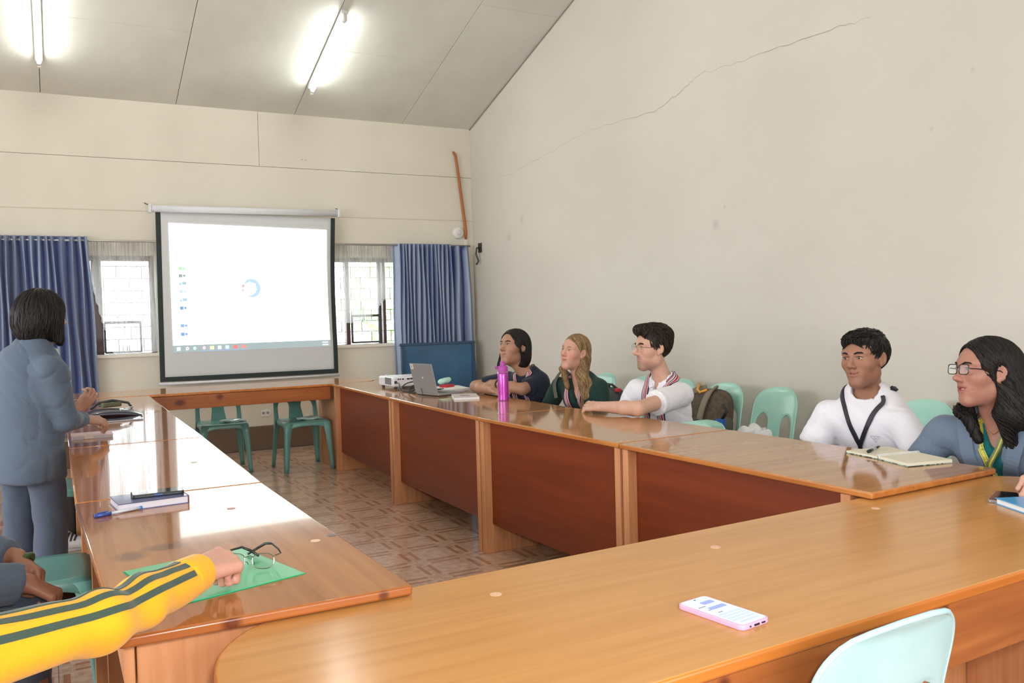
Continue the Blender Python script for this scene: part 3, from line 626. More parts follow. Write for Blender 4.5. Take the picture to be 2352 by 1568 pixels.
# ------------------------------------------------------------------ plastic chairs
m_mint=mat('mint_plastic',(.36,.66,.56),.28,coat=.2,spec=.5)
noisy(m_mint,(.33,.62,.53),(.38,.67,.57),(1,1,1),5,3)
m_teal=mat('teal_plastic',(.15,.37,.33),.30,coat=.2)
m_pale=mat('pale_aqua_plastic',(.50,.74,.74),.42)
noisy(m_pale,(.42,.65,.68),(.49,.72,.76),(1,1,1),6,5)
def chair(loc,rz,m,label,group='plastic stacking chairs',H=.80,name='plastic_chair'):
    t=empty(name,(loc[0],loc[1],0),rz,label=label,cat='chair',group=group)
    # seat
    n=14; b=MB(); v=[]
    def ctr(u,w):  # u,w in -1..1 superellipse-ish square
        x=.205*u*(1-.06*w*w*abs(u)); y=.205*w*(1-.06*u*u); 
        if u<0: y*=(1+.10*u)
        return x,y
    for j in range(n+1):
        for i in range(n+1):
            u=-1+2*i/n; w=-1+2*j/n; x,y=ctr(u,w)
            z=.445-.012*(1-u*u)*(1-w*w)-.012*max(0,u-.75)*4*.5
            if -.7<u<.75 and i%2==1 and abs(w)<.8: z+=.002
            v.append((x,y,z))
    f=[(j*(n+1)+i,j*(n+1)+i+1,(j+1)*(n+1)+i+1,(j+1)*(n+1)+i) for j in range(n) for i in range(n)]
    b.add(v,f)
    # skirt around the seat, arched between the legs
    ring=[(i,0) for i in range(n)]+[(n,j) for j in range(n)]+[(i,n) for i in range(n,0,-1)]+[(0,j) for j in range(n,0,-1)]
    vs=[];K=3
    for (i,j) in ring:
        x,y,z=v[j*(n+1)+i]; e=(i if j in(0,n) else j)/n; dep=.034+.05*abs(2*e-1)**3
        for k in range(K+1):
            g=k/K; vs.append((x*(1+.05*math.sqrt(g)),y*(1+.05*math.sqrt(g)),z-dep*g))
    m_=len(ring); b.add(vs,[(a*(K+1)+k,a*(K+1)+k+1,((a+1)%m_)*(K+1)+k+1,((a+1)%m_)*(K+1)+k) for a in range(m_) for k in range(K)])
    o=b.ob('seat',m,t,smooth=True,world=False); so=o.modifiers.new('t','SOLIDIFY'); so.thickness=.006
    # legs: tapered angle section
    for sx in (1,-1):
        for sy in (1,-1):
            b=MB(); v=[]; L=6
            for k in range(L+1):
                g=k/L; z=.43*(1-g); cx=sx*(.205+.028*g+(.025*g if sx<0 else 0)); cy=sy*(.205+.022*g); w=.058-.022*g+.03*max(0,.25-g)*2; r=.012
                pts=[(cx-sx*w,cy),(cx-sx*r,cy),(cx-sx*r*.3,cy-sy*r*.3),(cx,cy-sy*r),(cx,cy-sy*w)]
                v+=[(p[0],p[1],z) for p in pts]
            b.add(v,[(k*5+i,k*5+i+1,(k+1)*5+i+1,(k+1)*5+i) for k in range(L) for i in range(4)])
            o=b.ob('leg',m,t,smooth=True,world=False); so=o.modifiers.new('t','SOLIDIFY'); so.thickness=.007; so.offset=-sx*sy
    # backrest with two arched openings
    R_=30; rows=[]
    z0=.43; z1=H; va=.58; vb=.04
    def half(t_):  # half width
        w=.200-.012*t_
        if t_>.62: q=(t_-.62)/.38; w*= (1-q**3.0)**.42 if q<1 else 0
        return max(w,.02)
    def pos(y,t_):
        x=-.185-.085*t_-.02*t_*t_+.75*y*y*(.35+.65*t_)
        if t_>.93: x-=.012*((t_-.93)/.07)
        return (x,y,z0+(z1-z0)*t_)
    cols=[]; v=[];
    for k in range(R_+1):
        t_=k/R_; t_=t_**.95; hw=half(min(t_,.997))
        c0=.105
        if t_<va:
            e=max(0,(t_-.30)/(va-.30)); op=math.sqrt(max(0,1-e*e)); wi=(c0-.042-.028*(1-t_/va))*op; wo=(.168-c0-.006*(1-t_))*op
        else: wi=wo=0
        li=c0-wi; lo=c0+wo; lo=min(lo,hw-.012); li=min(li,lo)
        ys=[-hw,-(hw+lo)/2,-lo,-li,-li*.33,li*.33,li,lo,(hw+lo)/2,hw]
        v+=[pos(y,t_) for y in ys]
    f=[]
    for k in range(R_):
        for i in range(9):
            t_=((k+.5)/R_)
            if i in (2,6) and t_<va: continue
            f.append((k*10+i,k*10+i+1,(k+1)*10+i+1,(k+1)*10+i))
    b=MB().add(v,f); me=b.mesh('backrest'); o=link('backrest',me,m,t,True)
    w_=o.modifiers.new('w','WELD'); w_.merge_threshold=.0008
    so=o.modifiers.new('t','SOLIDIFY'); so.thickness=.008; so.offset=0
    be=o.modifiers.new('b','BEVEL'); be.width=.002; be.segments=2; be.limit_method='ANGLE'; be.angle_limit=1.0
    e=[v[k*10] for k in range(R_+1)]; e2=[v[k*10+9] for k in range(R_,-1,-1)]
    MB().tube(e+e2,.0058,8).ob('rim',m,t,smooth=True,world=False)
    return t
WC=3.89
for y,l in ((6.12,'leftmost by the wall, behind the blonde woman'),(5.56,'by the wall, carrying the small black bag'),(5.12,'by the wall, just right of the man in the white polo'),(4.62,'by the wall, holding the brown backpack'),(4.14,'by the wall, empty except for crumpled white cloth'),(3.07,'between the man in the white tee and the blazer')):
    chair((WC,y),PI+random.uniform(-.05,.05),m_mint,'mint green plastic chair '+l,H=.825)
chair((2.72,3.57),PI,m_mint,'mint green plastic chair pushed in at the right row, rim just above the tabletop',H=.75)
chair((3.22,5.40),PI+.12,m_mint,'mint green plastic chair under the woman in the navy shirt',H=.70)
chair((3.34,4.87),PI-.1,m_mint,'mint green plastic chair under the blonde woman')
chair((3.22,4.05),PI,m_mint,'mint green plastic chair under the man in the white polo',H=.67)
chair((3.28,2.66),PI,m_mint,'mint green plastic chair under the man in the white tee',H=.68)
chair((3.20,2.0),PI,m_mint,'mint green plastic chair under the woman in the blue blazer',H=.72)
chair((1.335,8.13),-PI/2-.03,m_teal,'teal plastic chair under the far table, left of the wall socket',group='chairs tucked under the far table',H=.74)
chair((1.985,7.83),-PI/2+.02,m_teal,'teal plastic chair under the far table, right of the wall socket',group='chairs tucked under the far table',H=.74)
chair((1.30,1.285),PI/2+.03,m_pale,'pale aqua plastic chair at the near side of the front table, bottom right',H=.806)
chair((-.10,3.66),0,m_teal,'mint plastic chair seat behind the yellow sleeve, at the left row',group='chairs along the left row',H=.80)
chair((-.02,5.55),0,m_teal,'green plastic chair beyond the standing woman, mostly hidden',group='chairs along the left row')
chair((-.58,2.88),0,m_teal,'green plastic chair under the seated person at the left edge',group='chairs along the left row')
chair((-.42,1.60),.1,m_teal,'green plastic chair under the person in the yellow jacket',group='chairs along the left row')

# ------------------------------------------------------------------ things on the tables
def lathe_thing(name,prof,c,m,**k): return MB().lathe(prof,c,28).ob(name,m,smooth=True,**k)
m_mag=mat('magenta_metal',(.50,.045,.42),.28,metal=.35,coat=.5)
m_magp=mat('magenta_plastic',(.48,.06,.40),.4)
bx_,by_=2.655,5.12
bo=empty('water_bottle',(bx_,by_,T),label='tall magenta water bottle with flip cap standing on the right row',cat='bottle')
autosmooth(MB().lathe([(.030,.0),(.036,.004),(.036,.175),(.034,.186),(.030,.192)],(bx_,by_,T),32).ob('body',m_mag,bo),30)
autosmooth(MB().lathe([(.0365,-.001),(.0365,.006),(.03,.006)],(bx_,by_,T),32).ob('base_ring',mat('magenta_dark',(.30,.02,.24),.4),bo),30)
autosmooth(MB().lathe([(.033,.190),(.034,.195),(.034,.222),(.030,.230),(.018,.233),(.017,.255),(.013,.262),(.001,.263)],(bx_,by_,T),28).ob('cap',m_magp,bo),30)
MB().tube([(bx_-.030,by_+.012,T+.222),(bx_-.044,by_+.018,T+.226),(bx_-.040,by_+.017,T+.210)],.005,8).ob('spout_tab',m_magp,bo,smooth=True)
MB().tube([(bx_+.034*math.cos(a),by_+.034*math.sin(a),T+.190) for a in [2*PI*k/28 for k in range(28)]],.0022,6,closed=True).ob('collar_ring',mat('steel',(.7,.7,.7),.2,metal=1),bo)
# projector
pr=empty('projector',(2.53,6.68,T),label='white data projector with vents standing on the far end of the right row',cat='projector')
m_pw=mat('projector_white',(.74,.73,.78),.4)
px0,px1,py0,py1=2.385,2.700,6.50,6.84
bb_=MB().box(px0,px1,py0,py1,T+.018,T+.105); bb_.v=[(x,y,z+(.0 if z<T+.05 else -.012*((x-2.54)/.16)**2)) for x,y,z in bb_.v]; bb_.ob('housing',m_pw,pr,bevel=.014,seg=4)
for x in (px0+.03,px1-.03):
    for y in (py0+.03,py1-.03): MB().lathe([(.012,0),(.012,.022)],(x,y,T),12).ob('foot',mat('rubber_dark',(.03,.03,.03),.6),pr)
for i in range(11): wbox('vent_slat',px0-.0015,px0+.003,py0+.04+i*.0135,py0+.047+i*.0135,T+.034,T+.088,mat('vent_dark',(.12,.12,.13),.6),pr)
for x,w in ((.040,.012),(.058,.010),(.078,.014),(.118,.022),(.150,.028),(.190,.012)):
    wbox('port',px0+x,px0+x+w,py0-.0015,py0+.003,T+.073,T+.085,mat('port_black',(.03,.03,.035),.5),pr)
wbox('power_socket',px0+.012,px0+.034,py0-.002,py0+.003,T+.045,T+.066,mat('port_black',(.03,.03,.035),.5),pr)
MB().lathe([(.033,0),(.036,.018),(.030,.022),(.026,.010),(.001,.008)],(px0+.08,py1,T+.062),24,axis='y').ob('lens',mat('lens_glass',(.04,.05,.08),.05,coat=1),pr,smooth=True)
for i in range(3): wbox('button',px0+.12+i*.03,px0+.135+i*.03,py0+.10,py0+.112,T+.1045,T+.1065,mat('button_grey',(.5,.5,.52),.4),pr)
# laptop seen from behind
m_lap=mat('laptop_silver',(.34,.345,.35),.42,metal=.35)
lp=empty('laptop',(2.5,5.85,T),label='open silver-grey laptop seen from behind, between the projector and the woman in navy',cat='laptop')
A=Vector((2.372,5.975,T+.018)); B=Vector((2.432,5.700,T+.018)); d=(B-A); nrm=Vector((-d.y*-1,d.x*-1,0)).normalized(); nrm=Vector((d.y,-d.x,0)).normalized()
if nrm.x>0: nrm=-nrm
out=nrm   # away from the user
up=(Vector((0,0,1))*.95+out*.22).normalized(); hgt=.222
c=[A,B,B+up*hgt,A+up*hgt]; back=[p+out*.007 for p in c]
MB().add([tuple(p) for p in c+back],[(0,1,2,3),(7,6,5,4),(0,4,5,1),(1,5,6,2),(2,6,7,3),(3,7,4,0)]).ob('lid',m_lap,lp,bevel=.003)
inn=-out
base=[A,B,B+inn*.225,A+inn*.225]
MB().add([(p.x,p.y,T+.004) for p in base]+[(p.x,p.y,T+.020) for p in base],[(0,3,2,1),(4,5,6,7),(0,1,5,4),(1,2,6,5),(2,3,7,6),(3,0,4,7)]).ob('base',m_lap,lp,bevel=.003)
def lidpt(a,b_,o=.0085): return tuple(A+d*a+up*hgt*b_+out*o)
MB().add([lidpt(.04,.80),lidpt(.17,.80),lidpt(.17,.97),lidpt(.04,.97)],[(0,1,2,3)]).ob('sticker',mat('sticker_pale',(.72,.70,.63),.6),lp)
MB().add([lidpt(.085,.85,.0095),lidpt(.125,.85,.0095),lidpt(.125,.93,.0095),lidpt(.085,.93,.0095)],[(0,1,2,3)]).ob('sticker_print',mat('sticker_ink',(.28,.27,.25),.6),lp)
lg=mat('logo_light',(.72,.73,.74),.25,metal=.6)
MB().tube([lidpt(.50+.030*math.cos(a)*.8,.52+.045*math.sin(a)*.8) for a in [2*PI*k/16 for k in range(16)]],.0012,5,closed=True).ob('round_logo',lg,lp)
MB().tube([lidpt(.478,.545),lidpt(.492,.50)],.0012,5).tube([lidpt(.488,.525),lidpt(.500,.53),lidpt(.498,.505)],.0012,5).tube([lidpt(.505,.53),lidpt(.508,.49)],.0012,5).tube([lidpt(.506,.53),lidpt(.519,.525),lidpt(.516,.508),lidpt(.508,.508)],.0012,5).ob('logo_letters',lg,lp)
kb=[A+d*.06+inn*.03,A+d*.94+inn*.03,A+d*.94+inn*.13,A+d*.06+inn*.13]
MB().add([(p.x,p.y,T+.0205) for p in kb],[(0,1,2,3)]).ob('keyboard',mat('keys_black',(.03,.03,.032),.5),lp)
MB().add([tuple(p-out*.001) for p in (A+d*.03+up*.01,B-d*.03+up*.01,B-d*.03+up*(hgt-.01),A+d*.03+up*(hgt-.01))],[(3,2,1,0)]).ob('display',em('display_glow',(.9,.95,1),.9),lp)
# cables
m_cab=mat('cable_black',(.012,.011,.012),.45)
def cable(name,pts,r,label,group='black cables between projector and laptop',m=m_cab):
    # smooth interpolation
    P=[Vector(p) for p in pts]; q=[]
    for i in range(len(P)-1):
        p0=P[max(i-1,0)];p1=P[i];p2=P[i+1];p3=P[min(i+2,len(P)-1)]
        for k in range(8):
            t=k/8; q.append(.5*((2*p1)+(-p0+p2)*t+(2*p0-5*p1+4*p2-p3)*t*t+(-p0+3*p1-3*p2+p3)*t**3))
    q.append(P[-1]); return MB().tube(q,r,7).ob(name,m,smooth=True,label=label,cat='cable',group=group)
z=T+.006
cable('power_cable',[(2.405,6.49,T+.055),(2.40,6.40,T+.05),(2.37,6.30,T+.012),(2.40,6.16,z),(2.47,6.12,z+.05),(2.50,6.2,z+.075),(2.44,6.34,z+.05),(2.385,6.30,z+.01),(2.42,6.1,z),(2.52,6.05,z+.03)],.0045,'thick black power cable looping out of the projector socket')
cable('video_cable',[(2.52,6.49,T+.079),(2.52,6.42,T+.09),(2.49,6.30,T+.075),(2.45,6.15,T+.05),(2.50,6.0,z+.02),(2.52,5.97,T+.012)],.0045,'black video cable arching from the projector to the laptop')
for i in range(5):
    a=i*.8; cable('cable_coil',[(2.43+.03*math.cos(a),6.20+.05*math.sin(a),z+.01),(2.39+.01*i,6.10,z),(2.42,6.00-.02*i,z+.012*i),(2.48,6.02,z+.045+.006*i),(2.47,6.14,z+.06),(2.41,6.18-.02*i,z+.035),(2.37,6.12,z),(2.40+.015*i,5.99,z)],.0024,['lowest','second','middle','fourth','topmost'][i]+' loop of thin black cable coiled behind the laptop')
cable('charger_cable',[(2.42,6.0,z),(2.36,5.93,z-.002),(2.33,5.80,z-.002),(2.36,5.66,z-.002),(2.44,5.60,z-.002),(2.50,5.68,z)],.0022,'thin black charger cable curling along the table edge under the laptop')
cable('usb_cable',[(2.39,5.98,z),(2.385,5.93,z+.02),(2.38,5.90,z+.055),(2.372,5.86,z+.02),(2.37,5.83,z-.002)],.0022,'thin black kinked cable beside the laptop lid corner')
# papers, pouch, notebook
m_paper=mat('paper_white',(.80,.80,.80),.6)
pp=empty('paper_stack',(2.62,5.98,T),label='low stack of white papers between the laptop and the crossed arms',cat='papers')
for k in range(6):
    b=MB().box(2.50,2.72,5.84,6.14,T+.0205+k*.004,T+.0238+k*.004); b.rot((2.6,5.98),.12*math.sin(k*2.3)); b.v=[(x,y,z_-.0195) for x,y,z_ in b.v]; b.rot((2.6,5.98),0); b.v=[(x+.09,y+.10,z_) for x,y,z_ in b.v]; b.ob('sheet',m_paper,pp)
MB().box(2.555,2.655,5.975,6.045,T+.045-.001,T+.063).box(2.57,2.64,5.99,6.03,T+.063,T+.066).rot((2.6,6.0),.5).ob('red_pouch',mat('red_cloth',(.50,.015,.03),.5),label='small bright red pouch lying on the papers beside the laptop',cat='pouch',bevel=.004).location=(.09,.12,-.02)
b=MB().lathe([(.001,-.022),(.035,-.020),(.048,-.008),(.048,.006),(.036,.018),(.001,.022)],(0,0,0),20); b.v=[(x*1.15+2.70,y*.8+6.20,z_+T+.048+.022+ x*.2) for x,y,z_ in b.v]; b.ob('mint_case',mat('mint_case',(.42,.72,.60),.3,coat=.4),smooth=True,label='rounded pale mint case lying behind the red pouch',cat='case')
wbox('cable_stub',2.49,2.60,5.985,5.995,T+.022,T+.03,m_cab,label='short black plug lying at the right side of the laptop',cat='plug')
nb=empty('notebook',(2.62,5.50,T),label='closed white notebook lying in front of the crossed arms, left of the magenta bottle',cat='notebook')
b=MB().box(-.085,.085,-.14,.14,.0015,.013); b.v=[(x+2.545,y+5.49,z_+T) for x,y,z_ in b.v]; b.rot((2.545,5.49),-.35); b.ob('pages',m_paper,nb)
for z_ in (.0,.013): 
    b=MB().box(-.088,.088,-.143,.143,z_,z_+.0015); b.v=[(x+2.545,y+5.49,q+T) for x,y,q in b.v]; b.rot((2.545,5.49),-.35); b.ob('cover',mat('cover_pale',(.66,.62,.62),.4),nb)
b=MB().box(-.035,.03,-.05,.05,.0146,.0150); b.v=[(x+2.545,y+5.49,q+T) for x,y,q in b.v]; b.rot((2.545,5.49),-.35); b.ob('cover_print',mat('print_rose',(.45,.30,.30),.5),nb)
# open spiral notebook and pen near the woman in the blazer
m_cream=mat('cream_page',(.74,.70,.56),.6)
sn=empty('open_notebook',(2.83,2.16,T),label='open spiral notebook with cream pages on the nearest right table',cat='notebook')
P0=Vector((2.722,2.360)); P1=Vector((2.648,2.023)); P2=Vector((2.845,1.985)); P3=Vector((2.93,2.33))
# spine runs between midpoints of P0-P1 (toward the viewer) and P3-P2
m0=(P0+P1)/2+Vector((.012,-.0)); m1=(P3+P2)/2
cw=mat('cover_floral',(.04,.09,.08),.5); noisy(cw,(.02,.05,.05),(.35,.50,.42),(1,1,1),60,3,.45,.55)
def quad(nm,pts,z0,z1,m,parent,bev=0,**k): return MB().prism([(p.x,p.y) for p in pts],z0,z1).ob(nm,m,parent,bevel=bev,**k)
def ccw(pts):
    s=sum((pts[i].x*pts[(i+1)%4].y-pts[(i+1)%4].x*pts[i].y) for i in range(4)); return pts if s>0 else pts[::-1]
for q,zt in (([P0,m0,m1,P3],.010),([m0,P1,P2,m1],.013)):
    q=ccw([p.copy() for p in q]); quad('cover',q,T+.0005,T+.003,cw,sn); cc=sum(q,Vector((0,0)))/4; quad('page_block',[cc+(p-cc)*.965 for p in q],T+.003,T+zt,m_cream,sn)
wi=mat('spiral_white',(.82,.82,.84),.3)
for k in range(24):
    c_=m0+(m1-m0)*((k+.5)/24); dr=(P1-P0).normalized()
    MB().tube([(c_.x+dr.x*.010*math.cos(a),c_.y+dr.y*.010*math.cos(a),T+.009+.009*math.sin(a)) for a in [2*PI*j/12 for j in range(12)]],.0012,5,closed=True).ob('spiral_ring',wi,sn)
pn=empty('pen',(2.8,2.3,T),label='black ballpoint pen lying on the open notebook',cat='pen')
a=Vector((2.735,2.262,T+.017)); b_=Vector((2.86,2.315,T+.017)); dd=(b_-a)
MB().tube([a,a+dd*.36],[.0062,.0058],10).ob('cap',m_cab,pn,smooth=True); MB().tube([a+dd*.36,a+dd*.70],.0046,10).ob('barrel',mat('pen_label',(.32,.33,.33),.4),pn,smooth=True); MB().tube([a+dd*.70,b_],[.0046,.0040],10).ob('end_barrel',m_cab,pn,smooth=True)
# pink phone with lit chat screen
ph=empty('smartphone',(1.14,1.29,FT),label='smartphone in a pink case, its screen lit with a chat, on the front table',cat='phone')
q0=Vector((1.101,1.361)); q1=Vector((1.101,1.196)); q2=Vector((1.189,1.218)); q3=Vector((1.172,1.389))
ctr_=Vector((1.141,1.292)); ux=Vector((.075,.020)).normalized(); uy=Vector((-.020,.075)).normalized()
ang=math.atan2(.020,.075)
def rr(cx,cy,hw,hh,r,n=6,z=0):
    p=[]
    for sx_,sy_,a0 in ((1,1,0),(-1,1,PI/2),(-1,-1,PI),(1,-1,1.5*PI)):
        for k in range(n+1):
            a=a0+PI/2*k/n; p.append((cx+sx_*(hw-r)+r*math.cos(a),cy+sy_*(hh-r)+r*math.sin(a)))
    return p
def phone_part(nm,hw,hh,r,z0,z1,m,par=ph,c=(1.141,1.292),rot=None,dx=0,dy=0,bev=0,Z0=None):
    b=MB().prism(rr(dx,dy,hw,hh,r),z0,z1); b.v=[(x+c[0],y+c[1],z_+(FT if Z0 is None else Z0)) for x,y,z_ in b.v]; b.rot(c,PHA if rot is None else rot); return b.ob(nm,m,par,bevel=bev)
PHA=.13; PHC=(1.141,1.292)
phone_part('case',.0405,.083,.012,0,.0105,mat('pink_case',(.72,.42,.62),.45),bev=.002)
phone_part('screen',.0365,.079,.009,.0105,.0108,em('phone_glow',(.82,.92,.98),.78))
pb=em('bubble_blue',(.36,.42,.92),.85); pk=em('key_grey',(.62,.74,.82),.8)
phone_part('chat_bubble',.016,.0075,.003,.0109,.0111,pb,dx=.010,dy=.048); phone_part('chat_bubble',.022,.007,.003,.0109,.0111,pb,dx=.006,dy=.018)
for r in range(4):
    for k in range(9): phone_part('key',.0030,.0035,.0008,.0109,.0110,pk,dx=-.029+k*.00725,dy=-.018-r*.0115)
phone_part('search_bar',.026,.003,.0015,.0109,.0110,pk,dx=0,dy=-.066)
for k in range(3): phone_part('text_line',.010-.002*k,.0010,.0005,.0109,.0110,mat('ink_dark',(.05,.05,.06),.5),dx=-.02+.004*k,dy=.034-.02*k)
phone_part('front_camera',.0022,.0022,.0022,.0109,.0112,m_cab,dx=0,dy=.072)
e=MB().box(-.007,.007,-.0845,-.0825,.0035,.007); e.v=[(x+PHC[0],y+PHC[1],z_+FT) for x,y,z_ in e.v]; e.rot(PHC,PHA); e.ob('charging_port',m_cab,ph)
e=MB().box(.014,.024,-.0845,-.0825,.004,.0065).box(-.020,-.017,-.0845,-.0825,.004,.0065); e.v=[(x+PHC[0],y+PHC[1],z_+FT) for x,y,z_ in e.v]; e.rot(PHC,PHA); e.ob('speaker_slots',m_cab,ph)
# black phone and blue notebook at the right hand
bp_=empty('smartphone',(2.50,1.62,FT),label='black phone with grey sides, half under the hand at the right edge',cat='phone')
phone_part('body',.037,.075,.009,0,.009,mat('grey_alu',(.30,.30,.32),.35,metal=.5),par=bp_,c=(2.537,1.600),rot=-1.15,bev=.002); phone_part('screen',.035,.073,.008,.009,.0094,mat('screen_black',(.008,.008,.01),.08,coat=1),par=bp_,c=(2.537,1.600),rot=-1.15)
nb2=empty('notebook',(2.5,1.47,FT),label='bright blue notebook on the front table under the hand at the right edge',cat='notebook')
def nbp(nm,a,b__,c_,d_,z0,z1,m):
    g=MB().box(a,b__,c_,d_,z0,z1); g.v=[(x+2.475,y+1.475,z_+FT) for x,y,z_ in g.v]; g.rot((2.475,1.475),-.42); return g.ob(nm,m,nb2,bevel=.001)
m_blu=mat('blue_cover',(.07,.36,.72),.35,coat=.3)
nbp('pages',-.058,.075,-.085,.085,.002,.016,m_paper); nbp('cover',-.062,.077,-.088,.088,.016,.0185,m_blu); nbp('cover',-.062,.077,-.088,.088,0,.002,m_blu)
# notebook + phone + pen on the left row
st=empty('notebook',(.25,3.0,T),label='dark blue hardcover notebook lying on the left row under a phone',cat='notebook')
m_navy=mat('navy_cover',(.035,.045,.17),.3,coat=.4)
NBC=(.262,2.985); NBR=.10
def nb3(nm,a,b__,c_,d_,z0,z1,m,par,rot=NBR,bev=0):
    g=MB().box(a,b__,c_,d_,z0,z1); g.v=[(x+NBC[0],y+NBC[1],z_+T) for x,y,z_ in g.v]; g.rot(NBC,rot); return g.ob(nm,m,par,bevel=bev)
nb3('pages',-.105,.098,-.075,.075,.0025,.022,mat('page_lilac',(.70,.68,.76),.6),st); nb3('cover',-.108,.101,-.078,.078,.022,.0245,m_navy,st,bev=.001); nb3('cover',-.108,.101,-.078,.078,0,.0025,m_navy,st); nb3('spine',.098,.102,-.078,.078,.0,.0245,mat('spine_red',(.18,.03,.04),.5),st)
p3=empty('smartphone',(.27,3.0,T+.0245),label='dark phone in a black case resting on the dark blue notebook',cat='phone')
g=MB().prism(rr(0,0,.078,.039,.010),.0245,.0345); g.v=[(x+.285,y+3.0,z_+T) for x,y,z_ in g.v]; g.rot((.285,3.0),-.02); g.ob('case',mat('phone_case_black',(.018,.022,.022),.35),p3,bevel=.002)
g=MB().prism(rr(0,0,.074,.035,.008),.0345,.0349); g.v=[(x+.285,y+3.0,z_+T) for x,y,z_ in g.v]; g.rot((.285,3.0),-.02); g.ob('screen',mat('screen_black',(.008,.008,.01),.08,coat=1),p3)
g=MB().box(-.012,.012,-.0405,-.038,.028,.032); g.v=[(x+.285,y+3.0,z_+T) for x,y,z_ in g.v]; g.rot((.285,3.0),-.02); g.ob('blue_button',mat('btn_blue',(.05,.12,.40),.4),p3)
pe=empty('pen',(.17,2.86,T),label='clear ballpoint pen with blue cap beside the dark blue notebook',cat='pen')
a=Vector((.094,2.852,T+.006)); b_=Vector((.230,2.905,T+.006)); dd=b_-a
m_pb=mat('pen_blue',(.03,.07,.35),.25,coat=.5)
MB().tube([a,a+dd*.34],.0062,10).ob('cap',m_pb,pe,smooth=True); MB().tube([a+dd*.34,a+dd*.95],.0045,10).ob('barrel',mat('clear_barrel',(.60,.66,.74),.1,coat=1),pe,smooth=True); MB().tube([a+dd*.95,b_],.0048,10).ob('end_plug',mat('pen_blue2',(.05,.20,.60),.25),pe,smooth=True)
MB().tube([a+dd*.05+Vector((0,0,.007)),a+dd*.30+Vector((0,0,.008))],.0018,6).ob('clip',m_pb,pe)
# green folder with glasses
gf=empty('folder',(.37,2.03,T),label='bright green document folder lying at the near end of the left row',cat='folder')
F=[Vector(p) for p in ((.487,1.941),(.452,2.10),(.405,2.255),(.13,2.19),(.195,1.862))]
quad('cover',[F[0],F[2],F[3],F[4]],T+.0008,T+.0026,mat('green_card',(.015,.42,.16),.28,coat=.5),gf)
quad('back_cover',[F[0]+Vector((.004,.001)),F[2]+Vector((.003,.004)),F[3]+Vector((-.004,.003)),F[4]+Vector((-.003,-.004))],T,T+.0007,mat('green_card_dark',(.01,.22,.10),.4),gf)
gl=empty('eyeglasses',(.42,2.1,T+.003),label='wire-rimmed eyeglasses with black temples lying on the green folder',cat='glasses')
m_wire=mat('wire_gunmetal',(.28,.28,.27),.2,metal=1)
z=T+.0045
gx=Vector((.862,-.506,0)); gy=Vector((.506,.862,0)); GC=Vector((.388,2.045,0))   # lens line
def gp(a,b_,h): return tuple(GC+gx*a+gy*b_+Vector((0,0,z+h)))
for s in (-1,1):
    pts=[]
    for k in range(20):
        an=2*PI*k/20; ca,sa=math.cos(an),math.sin(an)
        pts.append(gp(s*.034+.0255*math.copysign(abs(ca)**.8,ca),-.006*sa*0+(-.004)+(-.012*(1-(sa+1)/2)),.019+.0165*math.copysign(abs(sa)**.75,sa)))
    MB().tube(pts,.0011,6,closed=True).ob('lens_rim',m_wire,gl)
    lo=MB().add(pts,[tuple(range(20))]).ob('lens',m_glass,gl)
    MB().tube([gp(s*.0595,-.004,.030),gp(s*.066,.004,.031),gp(s*.068,.014,.030)],.0016,6).ob('hinge',m_wire,gl)
    MB().tube([gp(s*.012,-.004,.016),gp(s*.008,.004,.012),gp(s*.007,.006,.006)],.0009,6).ob('nose_pad_arm',m_wire,gl)
    if s>0: pts=[gp(.068,.012,.031),gp(.050,.050,.031),gp(.020,.100,.030),gp(-.005,.125,.024),gp(-.030,.122,.010),gp(-.045,.110,.002)]
    else: pts=[gp(-.068,.012,.031),gp(-.066,.05,.028),gp(-.050,.085,.026),gp(-.030,.090,.016),gp(-.008,.080,.006)]
    MB().tube(pts,[.0018,.0024,.0030,.0034,.0030,.0028][:len(pts)],8).ob('temple',mat('temple_black',(.015,.014,.013),.35),gl,smooth=True)
MB().tube([gp(-.010,-.004,.026),gp(0,-.002,.029),gp(.010,-.004,.026)],.0012,6).ob('bridge',m_wire,gl)
# dark bag / wallet heap and booklets in front of the standing woman
m_nvb=mat('navy_leather',(.012,.016,.035),.3,coat=.5)
hb=empty('handbag',(.33,6.0,T),label='flat navy handbag with buckled straps on the left row by the standing woman',cat='bag')
g=MB(); n_=12; v=[]
prof=[(-.17,.010),(-.13,.050),(-.02,.055),(.08,.045),(.13,.030),(.17,.008)]
for i,(x,h_) in enumerate(prof): v+=[(.33+x,5.82+.02*math.sin(i),T),(.33+x,5.83,T+h_*.8),(.33+x,5.93,T+h_),(.33+x,6.10,T+h_*.9),(.33+x,6.14,T)]
g.add(v,[(i*5+k,i*5+k+1,(i+1)*5+k+1,(i+1)*5+k) for i in range(5) for k in range(4)]+[(4,3,2,1,0),(25,26,27,28,29),(0,5,10,15,20,25,29,24,19,14,9,4)]); o=g.ob('body',m_nvb,hb,smooth=True); o.modifiers.new('s','SUBSURF').levels=2; o.modifiers['s'].render_levels=2
MB().tube([(.20,6.0,T+.05),(.25,6.0,T+.085),(.33,6.02,T+.095),(.42,6.02,T+.075),(.44,6.0,T+.04)],.008,8).ob('strap',mat('strap_black',(.015,.014,.014),.4),hb,smooth=True)
MB().tube([(.36,5.87,T+.05),(.43,5.87,T+.058),(.44,5.87,T+.025),(.37,5.86,T+.03)],.004,8,closed=True).ob('buckle',mat('chrome',(.8,.8,.8),.15,metal=1),hb,smooth=True)
MB().box(.26,.38,5.98,6.06,T+.055,T+.085).rot((.32,6.0),.3).ob('side_pocket',mat('olive_pouch',(.10,.10,.05),.6),hb,bevel=.008)
tb_=empty('tablet',(.28,5.75,T),label='thin grey tablet under the navy handbag on the left row',cat='tablet')
